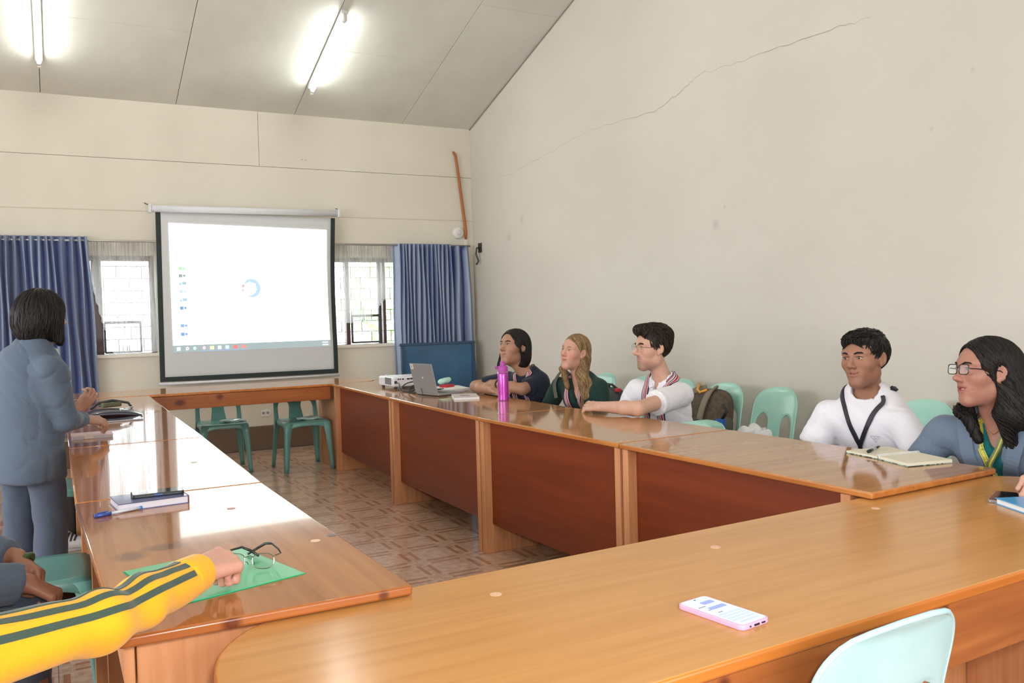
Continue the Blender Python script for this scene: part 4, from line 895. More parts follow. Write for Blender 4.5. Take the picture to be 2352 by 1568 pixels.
wbox('body',.13,.47,5.60,5.80,T,T+.008,mat('grey_alu',(.30,.30,.32),.35,metal=.5),tb_,bevel=.003); wbox('screen',.14,.46,5.61,5.79,T+.008,T+.0085,mat('screen_black',(.008,.008,.01),.08,coat=1),tb_)
bk=empty('booklet',(.17,4.93,T),label='grey and pink closed booklet lying on the left row beside the standing woman\'s elbow',cat='booklet')
g=MB().box(.075,.262,4.86,5.03,T,T+.014); g.ob('pages',mat('booklet_grey',(.42,.37,.37),.5),bk,bevel=.001)
wbox('cover',.072,.264,4.857,5.032,T+.014,T+.016,mat('booklet_pink',(.58,.42,.40),.5),bk); wbox('cover_label',.13,.17,4.856,4.90,T+.002,T+.0162,mat('label_tan',(.62,.46,.36),.5),bk)

# ------------------------------------------------------------------ bags and cloth on the wall chairs
m_bpk=mat('brown_canvas',(.12,.085,.058),.85); noisy(m_bpk,(.075,.050,.034),(.125,.090,.062),(1,1,1),40,4,bump=.2,bd=.002)
m_tan=mat('tan_webbing',(.22,.18,.13),.8); m_org=mat('orange_cord',(.75,.33,.04),.5)
bpk=empty('backpack',(4.02,4.63,.45),label='brown canvas backpack with tan straps and orange cords sitting on a wall chair',cat='backpack')
def blob(c,r,nu=20,nv=14,sup=.8,tilt=(0,0)):
    b=MB(); v=[]
    for j in range(nv+1):
        ph_=-PI/2+PI*j/nv; cz,sz=math.cos(ph_),math.sin(ph_)
        for i in range(nu):
            a=2*PI*i/nu; ca,sa=math.cos(a),math.sin(a)
            x=r[0]*math.copysign(abs(ca)**sup,ca)*abs(cz)**sup; y=r[1]*math.copysign(abs(sa)**sup,sa)*abs(cz)**sup; z_=r[2]*math.copysign(abs(sz)**sup,sz)
            v.append((c[0]+x+tilt[0]*z_,c[1]+y+tilt[1]*z_,c[2]+z_))
    return b.add(v,[(j*nu+i,j*nu+(i+1)%nu,(j+1)*nu+(i+1)%nu,(j+1)*nu+i) for j in range(nv) for i in range(nu)])
blob((4.01,4.62,.615),(.090,.175,.180),tilt=(.25,.12),sup=.65).ob('body',m_bpk,bpk,smooth=True)
blob((3.97,4.46,.535),(.07,.05,.085),sup=.7,tilt=(.2,0)).ob('side_pocket',mat('grey_mesh',(.10,.09,.075),.8),bpk,smooth=True)
def strap(parent,nm,pts,w,th,m,nrm_):
    P=[Vector(p) for p in pts]; q=[]
    for i in range(len(P)-1):
        p0=P[max(i-1,0)];p1=P[i];p2=P[i+1];p3=P[min(i+2,len(P)-1)]
        for k in range(6): t_=k/6; q.append(.5*((2*p1)+(-p0+p2)*t_+(2*p0-5*p1+4*p2-p3)*t_*t_+(-p0+3*p1-3*p2+p3)*t_**3))
    q.append(P[-1]); v=[]
    for i,p in enumerate(q):
        tg=(q[min(i+1,len(q)-1)]-q[max(i-1,0)]).normalized(); nn=Vector(nrm_); sd=tg.cross(nn).normalized(); nn=sd.cross(tg).normalized()
        v+=[p+sd*w/2+nn*th/2,p-sd*w/2+nn*th/2,p-sd*w/2-nn*th/2,p+sd*w/2-nn*th/2]
    f=[(4*i+k,4*i+(k+1)%4,4*i+4+(k+1)%4,4*i+4+k) for i in range(len(q)-1) for k in range(4)]+[(3,2,1,0),tuple(4*(len(q)-1)+k for k in range(4))]
    return MB().add(v,f).ob(nm,m,parent,bevel=th*.3)
strap(bpk,'shoulder_strap',[(4.05,4.60,.805),(3.965,4.585,.775),(3.905,4.59,.67),(3.885,4.60,.56),(3.90,4.60,.46)],.050,.016,m_tan,(-1,0,0))
strap(bpk,'shoulder_strap',[(4.05,4.70,.800),(3.99,4.79,.765),(3.93,4.85,.68),(3.90,4.86,.58),(3.90,4.84,.46)],.045,.016,m_tan,(-1,.3,0))
MB().box(3.868,3.882,4.585,4.612,.575,.60).ob('strap_buckle',mat('buckle_black',(.02,.02,.02),.5),bpk)
MB().tube([(4.02,4.74,.825),(3.97,4.71,.79),(3.95,4.66,.775),(3.97,4.61,.795)],.009,8).ob('grab_cord',m_org,bpk,smooth=True)
MB().tube([(3.905,4.54,.53),(3.89,4.52,.50),(3.89,4.51,.46)],.010,8).ob('pull_cord',m_org,bpk,smooth=True)
MB().box(3.90,3.95,4.40,4.455,.555,.615).rot((3.92,4.43),.3).ob('blue_pouch',mat('blue_pouch',(.02,.10,.42),.5),bpk,bevel=.006)
MB().tube([(3.93,4.42,.61),(3.95,4.39,.67),(3.94,4.42,.71)],.011,8).ob('black_handle',m_cab,bpk,smooth=True)
bk2=empty('backpack',(4.0,5.66,.45),label='dark grey backpack with red-tagged handle on a chair behind the blonde woman',cat='backpack')
m_dg=mat('charcoal_nylon',(.055,.056,.060),.6)
blob((3.98,5.78,.595),(.10,.16,.145),sup=.75).ob('body',m_dg,bk2,smooth=True)
blob((4.05,5.58,.60),(.08,.10,.13),sup=.6).ob('flap',mat('black_nylon',(.012,.012,.014),.5),bk2,smooth=True)
MB().tube([(3.98,5.80,.73),(3.96,5.79,.765),(3.95,5.72,.765),(3.96,5.67,.735)],.010,8).ob('handle',m_cab,bk2,smooth=True)
MB().box(3.94,3.97,5.625,5.675,.71,.74).ob('red_tag',mat('red_tag',(.55,.02,.03),.5),bk2,bevel=.005)
def cloth_heap(c,label,s=1):
    rn=random.Random(int(c[1]*100)); b=blob((0,0,0),(.09,.11,.065),24,16,.9); b.v=[(c[0]+x*s*(1+.15*math.sin(9*y*8+z*30)),c[1]+y*s*(1+.12*math.sin(60*x)),c[2]+(z+.018*math.sin(50*y+20*x)+.012*math.sin(90*x))*s) for x,y,z in b.v]
    return b.ob('crumpled_cloth',mat('white_cloth',(.80,.80,.84),.7),smooth=True,label=label,cat='cloth')
cloth_heap((3.98,4.17,.505),'crumpled white cloth on the empty wall chair left of the man in the white tee',1.1)
cloth_heap((3.98,5.10,.52),'crumpled white cloth on the wall chair right of the man in the polo',1.15)
for (x,y,l) in ((1.42,8.06,'clear pale green plastic wrap on the left far chair seat'),(2.05,7.80,'clear pale green plastic wrap on the right far chair seat')):
    b=blob((0,0,0),(.05,.12,.016),20,10,.8); b.rot((0,0),1.3); b.v=[(x+p,y+q,.452+r+.006*math.sin(60*p+40*q)) for p,q,r in b.v]; b.ob('plastic_wrap',mat('wrap_green',(.45,.62,.55),.2,coat=.5),smooth=True,label=l,cat='wrapper')

# ------------------------------------------------------------------ people: signed-distance bodies meshed in numpy
def V3(*a): return np.array(a,dtype=np.float64)
def nrm(v): v=np.asarray(v,float); return v/np.linalg.norm(v)
class Sdf:
    def __init__(s): s.p=[]
    def cap(s,a,b,ra,rb,k=.02,flat=None,fa=.62,op='u'):
        """round cone; flat = unit axis along which the section is squashed by fa"""
        s.p.append(('cap',V3(*a),V3(*b),ra,rb,k,None if flat is None else nrm(flat),fa,op)); return s
    def ell(s,c,r,R=None,k=.02,op='u'):
        s.p.append(('ell',V3(*c),V3(*r),np.eye(3) if R is None else R,k,op)); return s
    def cyl(s,a,b,ra,rb,k=.02,op='u'):
        """cone from a to b with a flat end at b (a sleeve)"""
        s.p.append(('cap',V3(*a),V3(*b),ra,rb,k,None,-1.0,op)); return s
    def half(s,c,n,k=.0): s.p.append(('half',V3(*c),nrm(n),k)); return s   # keep the side opposite to n
    def chain(s,pts,rs,k=.02,**kw):
        for i in range(len(pts)-1): s.cap(pts[i],pts[i+1],rs[i],rs[i+1],k,**kw)
        return s
    def bounds(s):
        lo=np.full(3,1e9);hi=-lo
        for q in s.p:
            if q[0]=='cap' and q[8]=='u':
                r=max(q[3],q[4])*max(1,q[7]); lo=np.minimum(lo,np.minimum(q[1],q[2])-r); hi=np.maximum(hi,np.maximum(q[1],q[2])+r)
            elif q[0]=='ell' and q[5]=='u':
                e=np.abs(q[3])@q[2] if True else 0; lo=np.minimum(lo,q[1]-e); hi=np.maximum(hi,q[1]+e)
        return lo-.02,hi+.02
    def eval(s,X,Y,Z):
        D=np.full((len(X),len(Y),len(Z)),.08,dtype=np.float32)
        for q in s.p:
            if q[0]=='half':
                n=q[2]; d=((X-q[1][0])*n[0])[:,None,None]+((Y-q[1][1])*n[1])[None,:,None]+((Z-q[1][2])*n[2])[None,None,:]
                np.maximum(D,d.astype(np.float32),out=D); continue
            if q[0]=='cap': r=max(q[3],q[4])*max(1,q[7]); lo=np.minimum(q[1],q[2])-r; hi=np.maximum(q[1],q[2])+r; k=q[5]; op=q[8]
            else: e=np.abs(q[3])@q[2]; lo=q[1]-e; hi=q[1]+e; k=q[4]; op=q[5]
            m=k+.03; sl=[]
            for A,i in ((X,0),(Y,1),(Z,2)): sl.append(slice(np.searchsorted(A,lo[i]-m),np.searchsorted(A,hi[i]+m)))
            x=X[sl[0]].astype(np.float32)[:,None,None];y=Y[sl[1]].astype(np.float32)[None,:,None];z=Z[sl[2]].astype(np.float32)[None,None,:]
            if x.size==0 or y.size==0 or z.size==0: continue
            if q[0]=='cap':
                a,b=q[1],q[2]; fl,fa=q[6],q[7]
                px,py,pz=x-a[0],y-a[1],z-a[2]; ba=b-a
                if fl is not None:
                    g=1/fa-1
                    dt=(px*fl[0]+py*fl[1]+pz*fl[2])*g; px=px+dt*fl[0]; py=py+dt*fl[1]; pz=pz+dt*fl[2]; ba=ba+fl*(ba@fl)*g
                L=max(ba@ba,1e-9); t=(px*ba[0]+py*ba[1]+pz*ba[2])/L; te=(t-1)*math.sqrt(L); t=np.clip(t,0,1 if fa>0 else 1.3)
                d=np.sqrt((px-t*ba[0])**2+(py-t*ba[1])**2+(pz-t*ba[2])**2)-(q[3]+(q[4]-q[3])*t)
                if fl is not None and fa<1: d=d*(fa*.5+.5)
                if fa<0: d=np.maximum(d,te)
            else:
                R=q[3]; px,py,pz=x-q[1][0],y-q[1][1],z-q[1][2]; r=q[2]
                l=[px*R[0,i]+py*R[1,i]+pz*R[2,i] for i in range(3)]
                k0=np.sqrt((l[0]/r[0])**2+(l[1]/r[1])**2+(l[2]/r[2])**2); k1=np.sqrt((l[0]/r[0]**2)**2+(l[1]/r[1]**2)**2+(l[2]/r[2]**2)**2)+1e-9
                d=k0*(k0-1)/k1
            S_=D[sl[0],sl[1],sl[2]]
            if op=='u':
                if k>0: h=np.maximum(k-np.abs(S_-d),0)/k; D[sl[0],sl[1],sl[2]]=np.minimum(S_,d)-h*h*k*.25
                else: D[sl[0],sl[1],sl[2]]=np.minimum(S_,d)
            else:
                d=-d
                if k>0: h=np.maximum(k-np.abs(S_-d),0)/k; D[sl[0],sl[1],sl[2]]=np.maximum(S_,d)+h*h*k*.25
                else: D[sl[0],sl[1],sl[2]]=np.maximum(S_,d)
        return D
def axis_grid(lo,hi,h,fine):
    """spacing h, or hf inside each (a,b,hf) interval"""
    c=[lo]; 
    while c[-1]<hi:
        st=h
        for a,b,hf in fine:
            if a<=c[-1]<=b: st=min(st,hf)
            elif c[-1]<a<c[-1]+st: st=max(a-c[-1]+1e-6,hf*.5)
        c.append(c[-1]+st)
    return np.array(c)
EDG=[((0,0,0),(1,0,0)),((0,1,0),(1,1,0)),((0,0,1),(1,0,1)),((0,1,1),(1,1,1)),((0,0,0),(0,1,0)),((1,0,0),(1,1,0)),((0,0,1),(0,1,1)),((1,0,1),(1,1,1)),((0,0,0),(0,0,1)),((1,0,0),(1,0,1)),((0,1,0),(0,1,1)),((1,1,0),(1,1,1))]
def surface_nets(D,X,Y,Z):
    ins=D<0; c=ins[:-1,:-1,:-1].astype(np.int8)
    for dx in (0,1):
        for dy in (0,1):
            for dz in (0,1):
                if dx+dy+dz: c=c+ins[dx:dx+c.shape[0],dy:dy+c.shape[1],dz:dz+c.shape[2]]
    I=np.argwhere((c>0)&(c<8)); idx=np.full(c.shape,-1,np.int32); idx[I[:,0],I[:,1],I[:,2]]=np.arange(len(I))
    acc=np.zeros((len(I),3)); cnt=np.zeros(len(I))
    for a,b in EDG:
        ia=I+np.array(a);ib=I+np.array(b); da=D[ia[:,0],ia[:,1],ia[:,2]].astype(float); db=D[ib[:,0],ib[:,1],ib[:,2]].astype(float)
        m=(da<0)!=(db<0); t=np.where(m,da/np.where(m,da-db,1),0)
        pa=np.stack([X[ia[:,0]],Y[ia[:,1]],Z[ia[:,2]]],1); pb=np.stack([X[ib[:,0]],Y[ib[:,1]],Z[ib[:,2]]],1)
        acc+=np.where(m[:,None],pa+(pb-pa)*t[:,None],0); cnt+=m
    P=acc/cnt[:,None]; F=[]
    for ax in range(3):
        o=[i for i in range(3) if i!=ax]
        s0=[slice(1,-1)]*3; s0[ax]=slice(0,-1); s1=[slice(1,-1)]*3; s1[ax]=slice(1,None)
        A=ins[tuple(s0)];B=ins[tuple(s1)]; E_=np.argwhere(A!=B)
        if len(E_)==0: continue
        inA=A[E_[:,0],E_[:,1],E_[:,2]]
        base=E_.copy(); base[:,o[0]]+=1; base[:,o[1]]+=1   # node index of edge start
        def g(d0,d1): q=base.copy(); q[:,o[0]]-=d0; q[:,o[1]]-=d1; return idx[q[:,0],q[:,1],q[:,2]]
        q=np.stack([g(1,1),g(0,1),g(0,0),g(1,0)],1)
        flip=inA if ax!=1 else ~inA
        q=np.where(flip[:,None],q,q[:,::-1]); F.append(q)
    return P,np.concatenate(F)
def sdf_mesh(name,sdf,m,parent,h=.007,fine=(),noise=None,color=None,smooth_it=1,lo=None,hi=None,**k):
    l,u=sdf.bounds()
    if lo is not None: l=np.maximum(l,lo)
    if hi is not None: u=np.minimum(u,hi)
    G=[axis_grid(l[i],u[i],h,[(f[0][i],f[1][i],f[2]) for f in fine]) for i in range(3)]
    D=sdf.eval(*G)
    if noise is not None: D=D+noise(G[0][:,None,None],G[1][None,:,None],G[2][None,None,:]).astype(np.float32)
    D[0]=D[-1]=.02; D[:,0]=D[:,-1]=.02; D[:,:,0]=D[:,:,-1]=.02
    P,F=surface_nets(D,*G)
    for _ in range(smooth_it):
        e=np.concatenate([F[:,[0,1]],F[:,[1,2]],F[:,[2,3]],F[:,[3,0]]]); s=np.zeros_like(P); n=np.zeros(len(P))
        for i in range(3): s[:,i]=np.bincount(e[:,0],P[e[:,1],i],len(P))+np.bincount(e[:,1],P[e[:,0],i],len(P))
        n=np.bincount(e[:,0],minlength=len(P))+np.bincount(e[:,1],minlength=len(P)); P=P*.5+s/np.maximum(n,1)[:,None]*.5
    off=np.array(parent_off(parent))
    me=bpy.data.meshes.new(name); me.vertices.add(len(P)); me.vertices.foreach_set('co',(P-off).astype(np.float32).ravel())
    me.loops.add(F.size); me.loops.foreach_set('vertex_index',F.astype(np.int32).ravel()); me.polygons.add(len(F))
    me.polygons.foreach_set('loop_start',(np.arange(len(F))*4).astype(np.int32)); me.update(calc_edges=True)
    if color is not None:
        ca=me.color_attributes.new('Col','FLOAT_COLOR','POINT'); C=color(P); ca.data.foreach_set('color',np.concatenate([C,np.ones((len(C),1))],1).astype(np.float32).ravel())
    me.validate(); return link(name,me,m,parent,True,**k)
def parent_off(p):
    o=Vector((0,0,0))
    while p is not None: o+=Vector(p.location); p=p.parent
    return o
def proj_sdf(sdf,p,d,n=24,maxd=.25):
    """march a point along direction d onto the surface of an sdf"""
    p=np.array(p,float); d=nrm(d); 
    for _ in range(n):
        q=float(point_sdf(sdf,p)); 
        if abs(q)<.0006: break
        p=p+d*max(min(q*.8,.03),-.03)
    return p
def point_sdf(sdf,p):
    e=1e-6; return sdf.eval(np.array([p[0]]),np.array([p[1]]),np.array([p[2]]))[0,0,0] if False else _psdf(sdf,p)
def _psdf(sdf,p):
    D=.3
    for q in sdf.p:
        if q[0]=='half': D=max(D,float((p-q[1])@q[2])); continue
        if q[0]=='cap':
            a,b=q[1],q[2];pa=p-a;ba=b-a
            if q[6] is not None: g=1/q[7]-1; pa=pa+q[6]*(pa@q[6])*g; ba=ba+q[6]*(ba@q[6])*g
            t=(pa@ba)/max(ba@ba,1e-9); te=(t-1)*np.linalg.norm(ba); t=min(max(t,0),1 if q[7]>0 else 1.3); d=np.linalg.norm(pa-t*ba)-(q[3]+(q[4]-q[3])*t); k=q[5]; op=q[8]
            if q[7]<0: d=max(d,te)
            if q[6] is not None and q[7]<1: d*=(q[7]*.5+.5)
        else:
            l=(p-q[1])@q[3]; r=q[2]; k0=np.linalg.norm(l/r); k1=np.linalg.norm(l/r**2)+1e-9; d=k0*(k0-1)/k1; k=q[4]; op=q[5]
        if op=='u': h=max(k-abs(D-d),0)/k if k else 0; D=min(D,d)-h*h*k*.25
        else: d=-d; h=max(k-abs(D-d),0)/k if k else 0; D=max(D,d)+h*h*k*.25
    return D
def sgrad(sdf,p):
    e=.003; return nrm([_psdf(sdf,p+np.array(a)*e)-_psdf(sdf,p-np.array(a)*e)+1e-9 for a in ((1,0,0),(0,1,0),(0,0,1))])
def ribbon(name,sdf,pts,w,th,m,parent,raise_=.002,dirs=None,mats=None,n=10,fr=None):
    """a strip of cloth laid on an sdf surface along a polyline; bands = colours across the width"""
    P=[np.array(p,float) for p in pts]; q=[]
    for i in range(len(P)-1):
        p0=P[max(i-1,0)];p1=P[i];p2=P[i+1];p3=P[min(i+2,len(P)-1)]
        for k in range(n):
            t=k/n; q.append(.5*((2*p1)+(-p0+p2)*t+(2*p0-5*p1+4*p2-p3)*t*t+(-p0+3*p1-3*p2+p3)*t**3))
    q.append(P[-1]); c=[];nn=[]
    for p in q:
        for _ in range(3):
            g=sgrad(sdf,p); d=_psdf(sdf,p); p=p-g*d
        c.append(p); nn.append(sgrad(sdf,p))
    bands=mats or [(0,1,0)]; b=MB()
    off=np.array(parent_off(parent))
    for (a0,a1,mi) in bands:
        v=[]
        for i,p in enumerate(c):
            tg=nrm(c[min(i+1,len(c)-1)]-c[max(i-1,0)]); sd=nrm(np.cross(tg,nn[i]))
            for a in (a0,a1):
                e=p+sd*w*(a-.5); dd=_psdf(sdf,e); g=sgrad(sdf,e); e=e-g*max(min(dd,.012),-.012)
                v+=[e+nn[i]*(raise_+th),e+nn[i]*(-.003)]
        f=[]
        for i in range(len(c)-1):
            s=4*i; f+=[(s,s+2,s+6,s+4),(s,s+4,s+5,s+1),(s+2,s+3,s+7,s+6),(s+1,s+5,s+7,s+3)]
        e=4*(len(c)-1); f+=[(0,1,3,2),(e,e+2,e+3,e+1)]
        b.add([tuple(x-off) for x in v],f,mi)
    me=b.mesh(name); return link(name,me,m,parent,False)

# ---- anatomy
def frame(f,u=(0,0,1)):
    f=nrm(f); u=np.array(u,float); r=nrm(np.cross(f,u)); u=np.cross(r,f); return np.stack([r,f,u],1)   # columns: right, forward, up
def hand(s,wr,d,nb,side,curl=(.35,.4,.3),thumb=(.5,.5),sc=1.0,spread=.10,k=.006,curls=None,palm=True):
    """wr wrist, d finger direction, nb back-of-hand normal, side +1: thumb on cross(nb,d) side"""
    d=nrm(d); nb=nrm(np.array(nb,float)-d*np.dot(nb,d)); y=np.cross(nb,d)*side
    P=lambda a,b,c: np.array(wr)+sc*(d*a+y*b+nb*c)
    ky=[.030,.010,-.011,-.030]; kx=[.088,.092,.087,.078]; L=[(.042,.026,.021),(.046,.030,.022),(.043,.028,.021),(.034,.021,.018)]; R=[.0095,.0098,.0092,.0082]
    if palm:
        for i in range(4): s.cap(P(.004,ky[i]*.55,0),P(kx[i]-.004,ky[i],-.002),.0150*sc,.0125*sc,.014)
        s.cap(P(.02,.020,-.010),P(.055,.034,-.010),.016*sc,.012*sc,.014)
    for i in range(4):
        a=0; p=P(kx[i],ky[i],0); cu=curls[i] if curls else curl; sp=spread*(1.5-i)/1.5
        for j in range(3):
            a+=cu[j]*(1+.05*i); dr=d*math.cos(a)-nb*math.sin(a); dr=nrm(dr+y*sp*math.cos(a)); q=p+dr*L[i][j]*sc
            s.cap(p,q,R[i]*sc*(1-.08*j),R[i]*sc*(1-.08*(j+1)),k if j else .008); p=q
    # thumb leaves the side of the palm near its base
    a,b=thumb; p=P(.022,.030,-.008); dr=nrm(d*math.cos(a)+y*math.sin(a)-nb*.25); q=p+dr*.042*sc; s.cap(p,q,.0135*sc,.0115*sc,.012)
    dr2=nrm(d*math.cos(a-b)+y*math.sin(a-b)-nb*(.25+.5*b)); q2=q+dr2*.034*sc; s.cap(q,q2,.0112*sc,.0098*sc,k)
    dr3=nrm(d*math.cos(a-1.5*b)+y*math.sin(a-1.5*b)-nb*(.3+.8*b)); s.cap(q2,q2+dr3*.024*sc,.0098*sc,.0082*sc,k)
    return s
def head(s,c,F,sc=1.0,male=True,mouth=0,chin=1.0,wide=1.0,nose=1.0,smile=0,jaw=1.0):
    """skull, jaw, nose, ears; returns local->world"""
    R=F; P=lambda x,y,z: np.array(c)+R@(np.array([x*wide,y,z])*sc)
    E=lambda p,r,k=.02,op='u',Rr=None: s.ell(P(*p),np.array(r)*sc*np.array([wide,1,1]),R if Rr is None else R@Rr,k,op)
    E((0,-.014,.036),(.076,.096,.088)); E((0,.020,.020),(.066,.074,.078),.03)
    E((0,.022,-.040),(.058,.066,.070),.03)
    s.cap(P(-.042,-.005,-.060),P(0,.056,-.098),.022*sc*jaw,.020*sc*jaw,.03); s.cap(P(.042,-.005,-.060),P(0,.056,-.098),.022*sc*jaw,.020*sc*jaw,.03)
    s.cap(P(-.012,.066,-.100),P(.012,.066,-.100),.0175*sc*chin,.0175*sc*chin,.018)
    for x in (-1,1):
        E((x*.043,.053,-.018),(.023,.024,.024),.025)           # cheekbone
        s.cap(P(x*.050,.066,.032),P(x*.012,.084,.030),.010*sc,.010*sc,.016)   # brow
    s.cap(P(0,.084,.020),P(0,.106*(.5+.5*nose)+.0,-.020),.0085*sc,.0115*sc,.010)
    s.ell(P(0,.108,-.024),np.array((.0115,.0125,.0105))*sc,R,.008)
    for x in (-1,1):
        s.ell(P(x*.0125,.096,-.029),np.array((.0085,.011,.008))*sc,R,.007)
        E((x*.031,.096,.010),(.0175,.016,.0115),.012,'s')       # eye socket
        s.ell(P(x*.031,.0745,.010),np.array((.0150,.0135,.0150))*sc,R,.004)  # lids
        s.cap(P(x*.020,.0885,.0165),P(x*.043,.0835,.0150),.0032*sc,.0030*sc,.004)
        s.cap(P(x*.020,.0875,.0030),P(x*.042,.0825,.0035),.0026*sc,.0026*sc,.004)
    # mouth
    E((0,.058,-.060),(.036,.028,.026),.025)
    o=mouth; sm=smile*.006
    for x in (-1,1):
        s.cap(P(x*.0265,.0765,-.0575+sm),P(x*.012,.0872,-.0555),.0030*sc,.0045*sc,.004); s.cap(P(x*.012,.0872,-.0555),P(0,.0895,-.0545),.0045*sc,.0046*sc,.004)
        s.cap(P(x*.0255,.0760,-.0600+sm-o*.5),P(x*.011,.0860,-.0640-o),.0030*sc,.0050*sc,.004); s.cap(P(x*.011,.0860,-.0640-o),P(0,.0880,-.0655-o),.0050*sc,.0054*sc,.004)
        s.cap(P(x*.0260,.0830,-.0585+sm),P(0,.0945,-.0593-o*.5),.0016*sc,.0020*sc+o*.55,.002,op='s')
        if smile>0: s.cap(P(x*.034,.070,-.035),P(x*.036,.066,-.062),.0016,.0016,.010,op='s')
    s.ell(P(0,.078,-.0593-o*.5),(.020*sc,.010*sc,.0015*sc+o*.62),R,.002,'s')
    for x in (-1,1):
        a=.35*x; Rz=np.array([[math.cos(a),-math.sin(a),0],[math.sin(a),math.cos(a),0],[0,0,1]])
        E((x*.079,-.008,.004),(.0085,.020,.031),.008,'u',Rz); E((x*.0865,-.004,.006),(.0055,.0115,.019),.004,'s',Rz); s.ell(P(x*.076,.000,-.024),np.array((.007,.009,.010))*sc,R,.006)
    return P
SKIN={}
def skin_mat(name='skin'):
    if name in MATS: return MATS[name]
    m=mat(name,(.5,.3,.2),.48,spec=.4); a=N(m,'ShaderNodeVertexColor'); a.layer_name='Col'; nz=N(m,'ShaderNodeTexNoise'); nz.inputs['Scale'].default_value=55; nz.inputs['Detail'].default_value=4
    tc=N(m,'ShaderNodeTexCoord'); Lk(m,tc.outputs['Object'],nz.inputs[0])
    out=mixc(m,math_(m,'MULTIPLY',nz.outputs[0],.22),a.outputs[0],(.30,.10,.06)); Lk(m,out,bsdf(m).inputs['Base Color'])
    bsdf(m).inputs['Subsurface Weight'].default_value=.08; bsdf(m).inputs['Subsurface Scale'].default_value=.01; bsdf(m).inputs['Subsurface Radius'].default_value=(1,.35,.2)
    return m
def face_color(base,P0,lip,stubble=0,blush=.15):
    base=np.array(base); lip=np.array(lip)
    def f(P):
        c,R,sc=P0; L=((P-np.array(c))@R)/sc; C=np.tile(base,(len(P),1))
        def blob(x,y,z,rx,ry,rz): return np.clip(1.35-np.sqrt(((np.abs(L[:,0])-x)/rx)**2+((L[:,1]-y)/ry)**2+((L[:,2]-z)/rz)**2),0,1)[:,None]
        near=(np.linalg.norm(L,axis=1)<.16)[:,None]
        w=blob(.035,.07,-.022,.028,.04,.024)*blush*near; C=C*(1-w)+C*np.array([1.12,.72,.70])*w
        w=blob(0,.108,-.026,.016,.02,.016)*blush*.8*near; C=C*(1-w)+C*np.array([1.1,.75,.72])*w
        w=np.clip(blob(0,.086,-.0548,.026,.016,.0058)+blob(0,.084,-.0655,.024,.016,.0066),0,1)*near; C=C*(1-w)+lip*w
        if stubble:
            w=np.clip(blob(0,.045,-.092,.058,.07,.036)+blob(0,.088,-.0465,.027,.02,.0060),0,1)*stubble*near; w=w*(1-np.clip(blob(0,.092,-.060,.020,.014,.009),0,1)); C=C*(1-w)+np.array([.09,.06,.05])*w
        return np.clip(C,0,1)
    return f
m_white=mat('eye_white',(.72,.68,.64),.2,coat=.6); m_irisd=mat('iris_brown',(.010,.005,.003),.15,coat=.6); m_teeth=mat('teeth',(.80,.78,.72),.25)
def eyes(P,R,sc,parent,gaze,iris=m_irisd):
    off=np.array(parent_off(parent))
    for x in (-1,1):
        c=P(x*.031,.0765,.0098); r=.0128*sc; g=nrm(R@nrm(gaze)); Fr=frame(g,R[:,2]); b=MB(); n=16; v=[]
        rings=12
        for j in range(rings+1):
            a=PI*j/rings
            for k in range(n): t=2*PI*k/n; v.append(tuple(c-off+Fr@np.array([r*math.sin(a)*math.cos(t),r*math.cos(a),r*math.sin(a)*math.sin(t)])))
        for j in range(rings): b.add([],[]) 
        f=[(j*n+k,j*n+(k+1)%n,(j+1)*n+(k+1)%n,(j+1)*n+k) for j in range(rings) for k in range(n)]
        b.v=v; b.f=f; b.mi=[1 if j<2 else 0 for j in range(rings) for k in range(n)]
        # iris disc slightly larger step
        link('eye',b.mesh('eye'),[m_white,iris],parent,True)
def brows(P,R,sc,parent,m,th=1.0,tilt=0):
    for x in (-1,1):
        pts=[P(x*.014,.0965,.0275),P(x*.028,.0945,.0325+tilt*.002),P(x*.042,.0855,.0315),P(x*.050,.076,.0265)]
        off=np.array(parent_off(parent)); MB().tube([tuple(p-off) for p in pts],[.0028*th*sc,.0036*th*sc,.0030*th*sc,.0012*sc],6).ob('eyebrow',m,parent,smooth=True,world=False)
        pts=[P(x*.0185,.0895,.0140),P(x*.031,.0920,.0165),P(x*.0445,.0850,.0130)]
        MB().tube([tuple(p-off) for p in pts],[.0010*sc,.0015*sc,.0010*sc],5).ob('eyelashes',m,parent,smooth=True,world=False)
def teeth(P,sc,parent,o):
    off=np.array(parent_off(parent)); n=8; v=[]
    for k in range(n+1):
        a=-1+2*k/n; x=.0185*a; y=.0850-.007*a*a
        v+=[tuple(P(x,y,-.0560+.0015*a*a)-off),tuple(P(x,y-.001,-.0595-o*.75+.003*a*a)-off)]
    MB().add(v,[(2*i,2*i+1,2*i+3,2*i+2) for i in range(n)]).ob('teeth',m_teeth,parent,smooth=True,world=False)
def hair_mat(name,c1,c2,rough=.5,spec=.22):
    if name in MATS: return MATS[name]
    m=mat(name,c1,rough,spec=spec); noisy(m,c1,c2,(170,170,14),1,4,.35,.7,bump=.35,bd=.002); return m
m_hblack=hair_mat('hair_black',(.006,.005,.005),(.018,.014,.013)); m_hbrown=hair_mat('hair_dark_brown',(.012,.008,.006),(.035,.022,.015))
m_hblond=hair_mat('hair_golden_brown',(.13,.07,.028),(.36,.23,.11),.5)
def strandnoise(c,R,amp=.003,fr=60,seed=0):
    def f(X,Y,Z):
        a=(X-c[0])*R[0,0]+(Y-c[1])*R[1,0]+(Z-c[2])*R[2,0]; b=(X-c[0])*R[0,1]+(Y-c[1])*R[1,1]+(Z-c[2])*R[2,1]; z=(X-c[0])*R[0,2]+(Y-c[1])*R[1,2]+(Z-c[2])*R[2,2]
        th=np.arctan2(a,b+.001)
        return amp*np.sin(th*fr+6*np.sin(z*18+seed)+2*np.sin(z*45))*.6+amp*.5*np.sin(th*fr*2.3+z*30+seed)
    return f
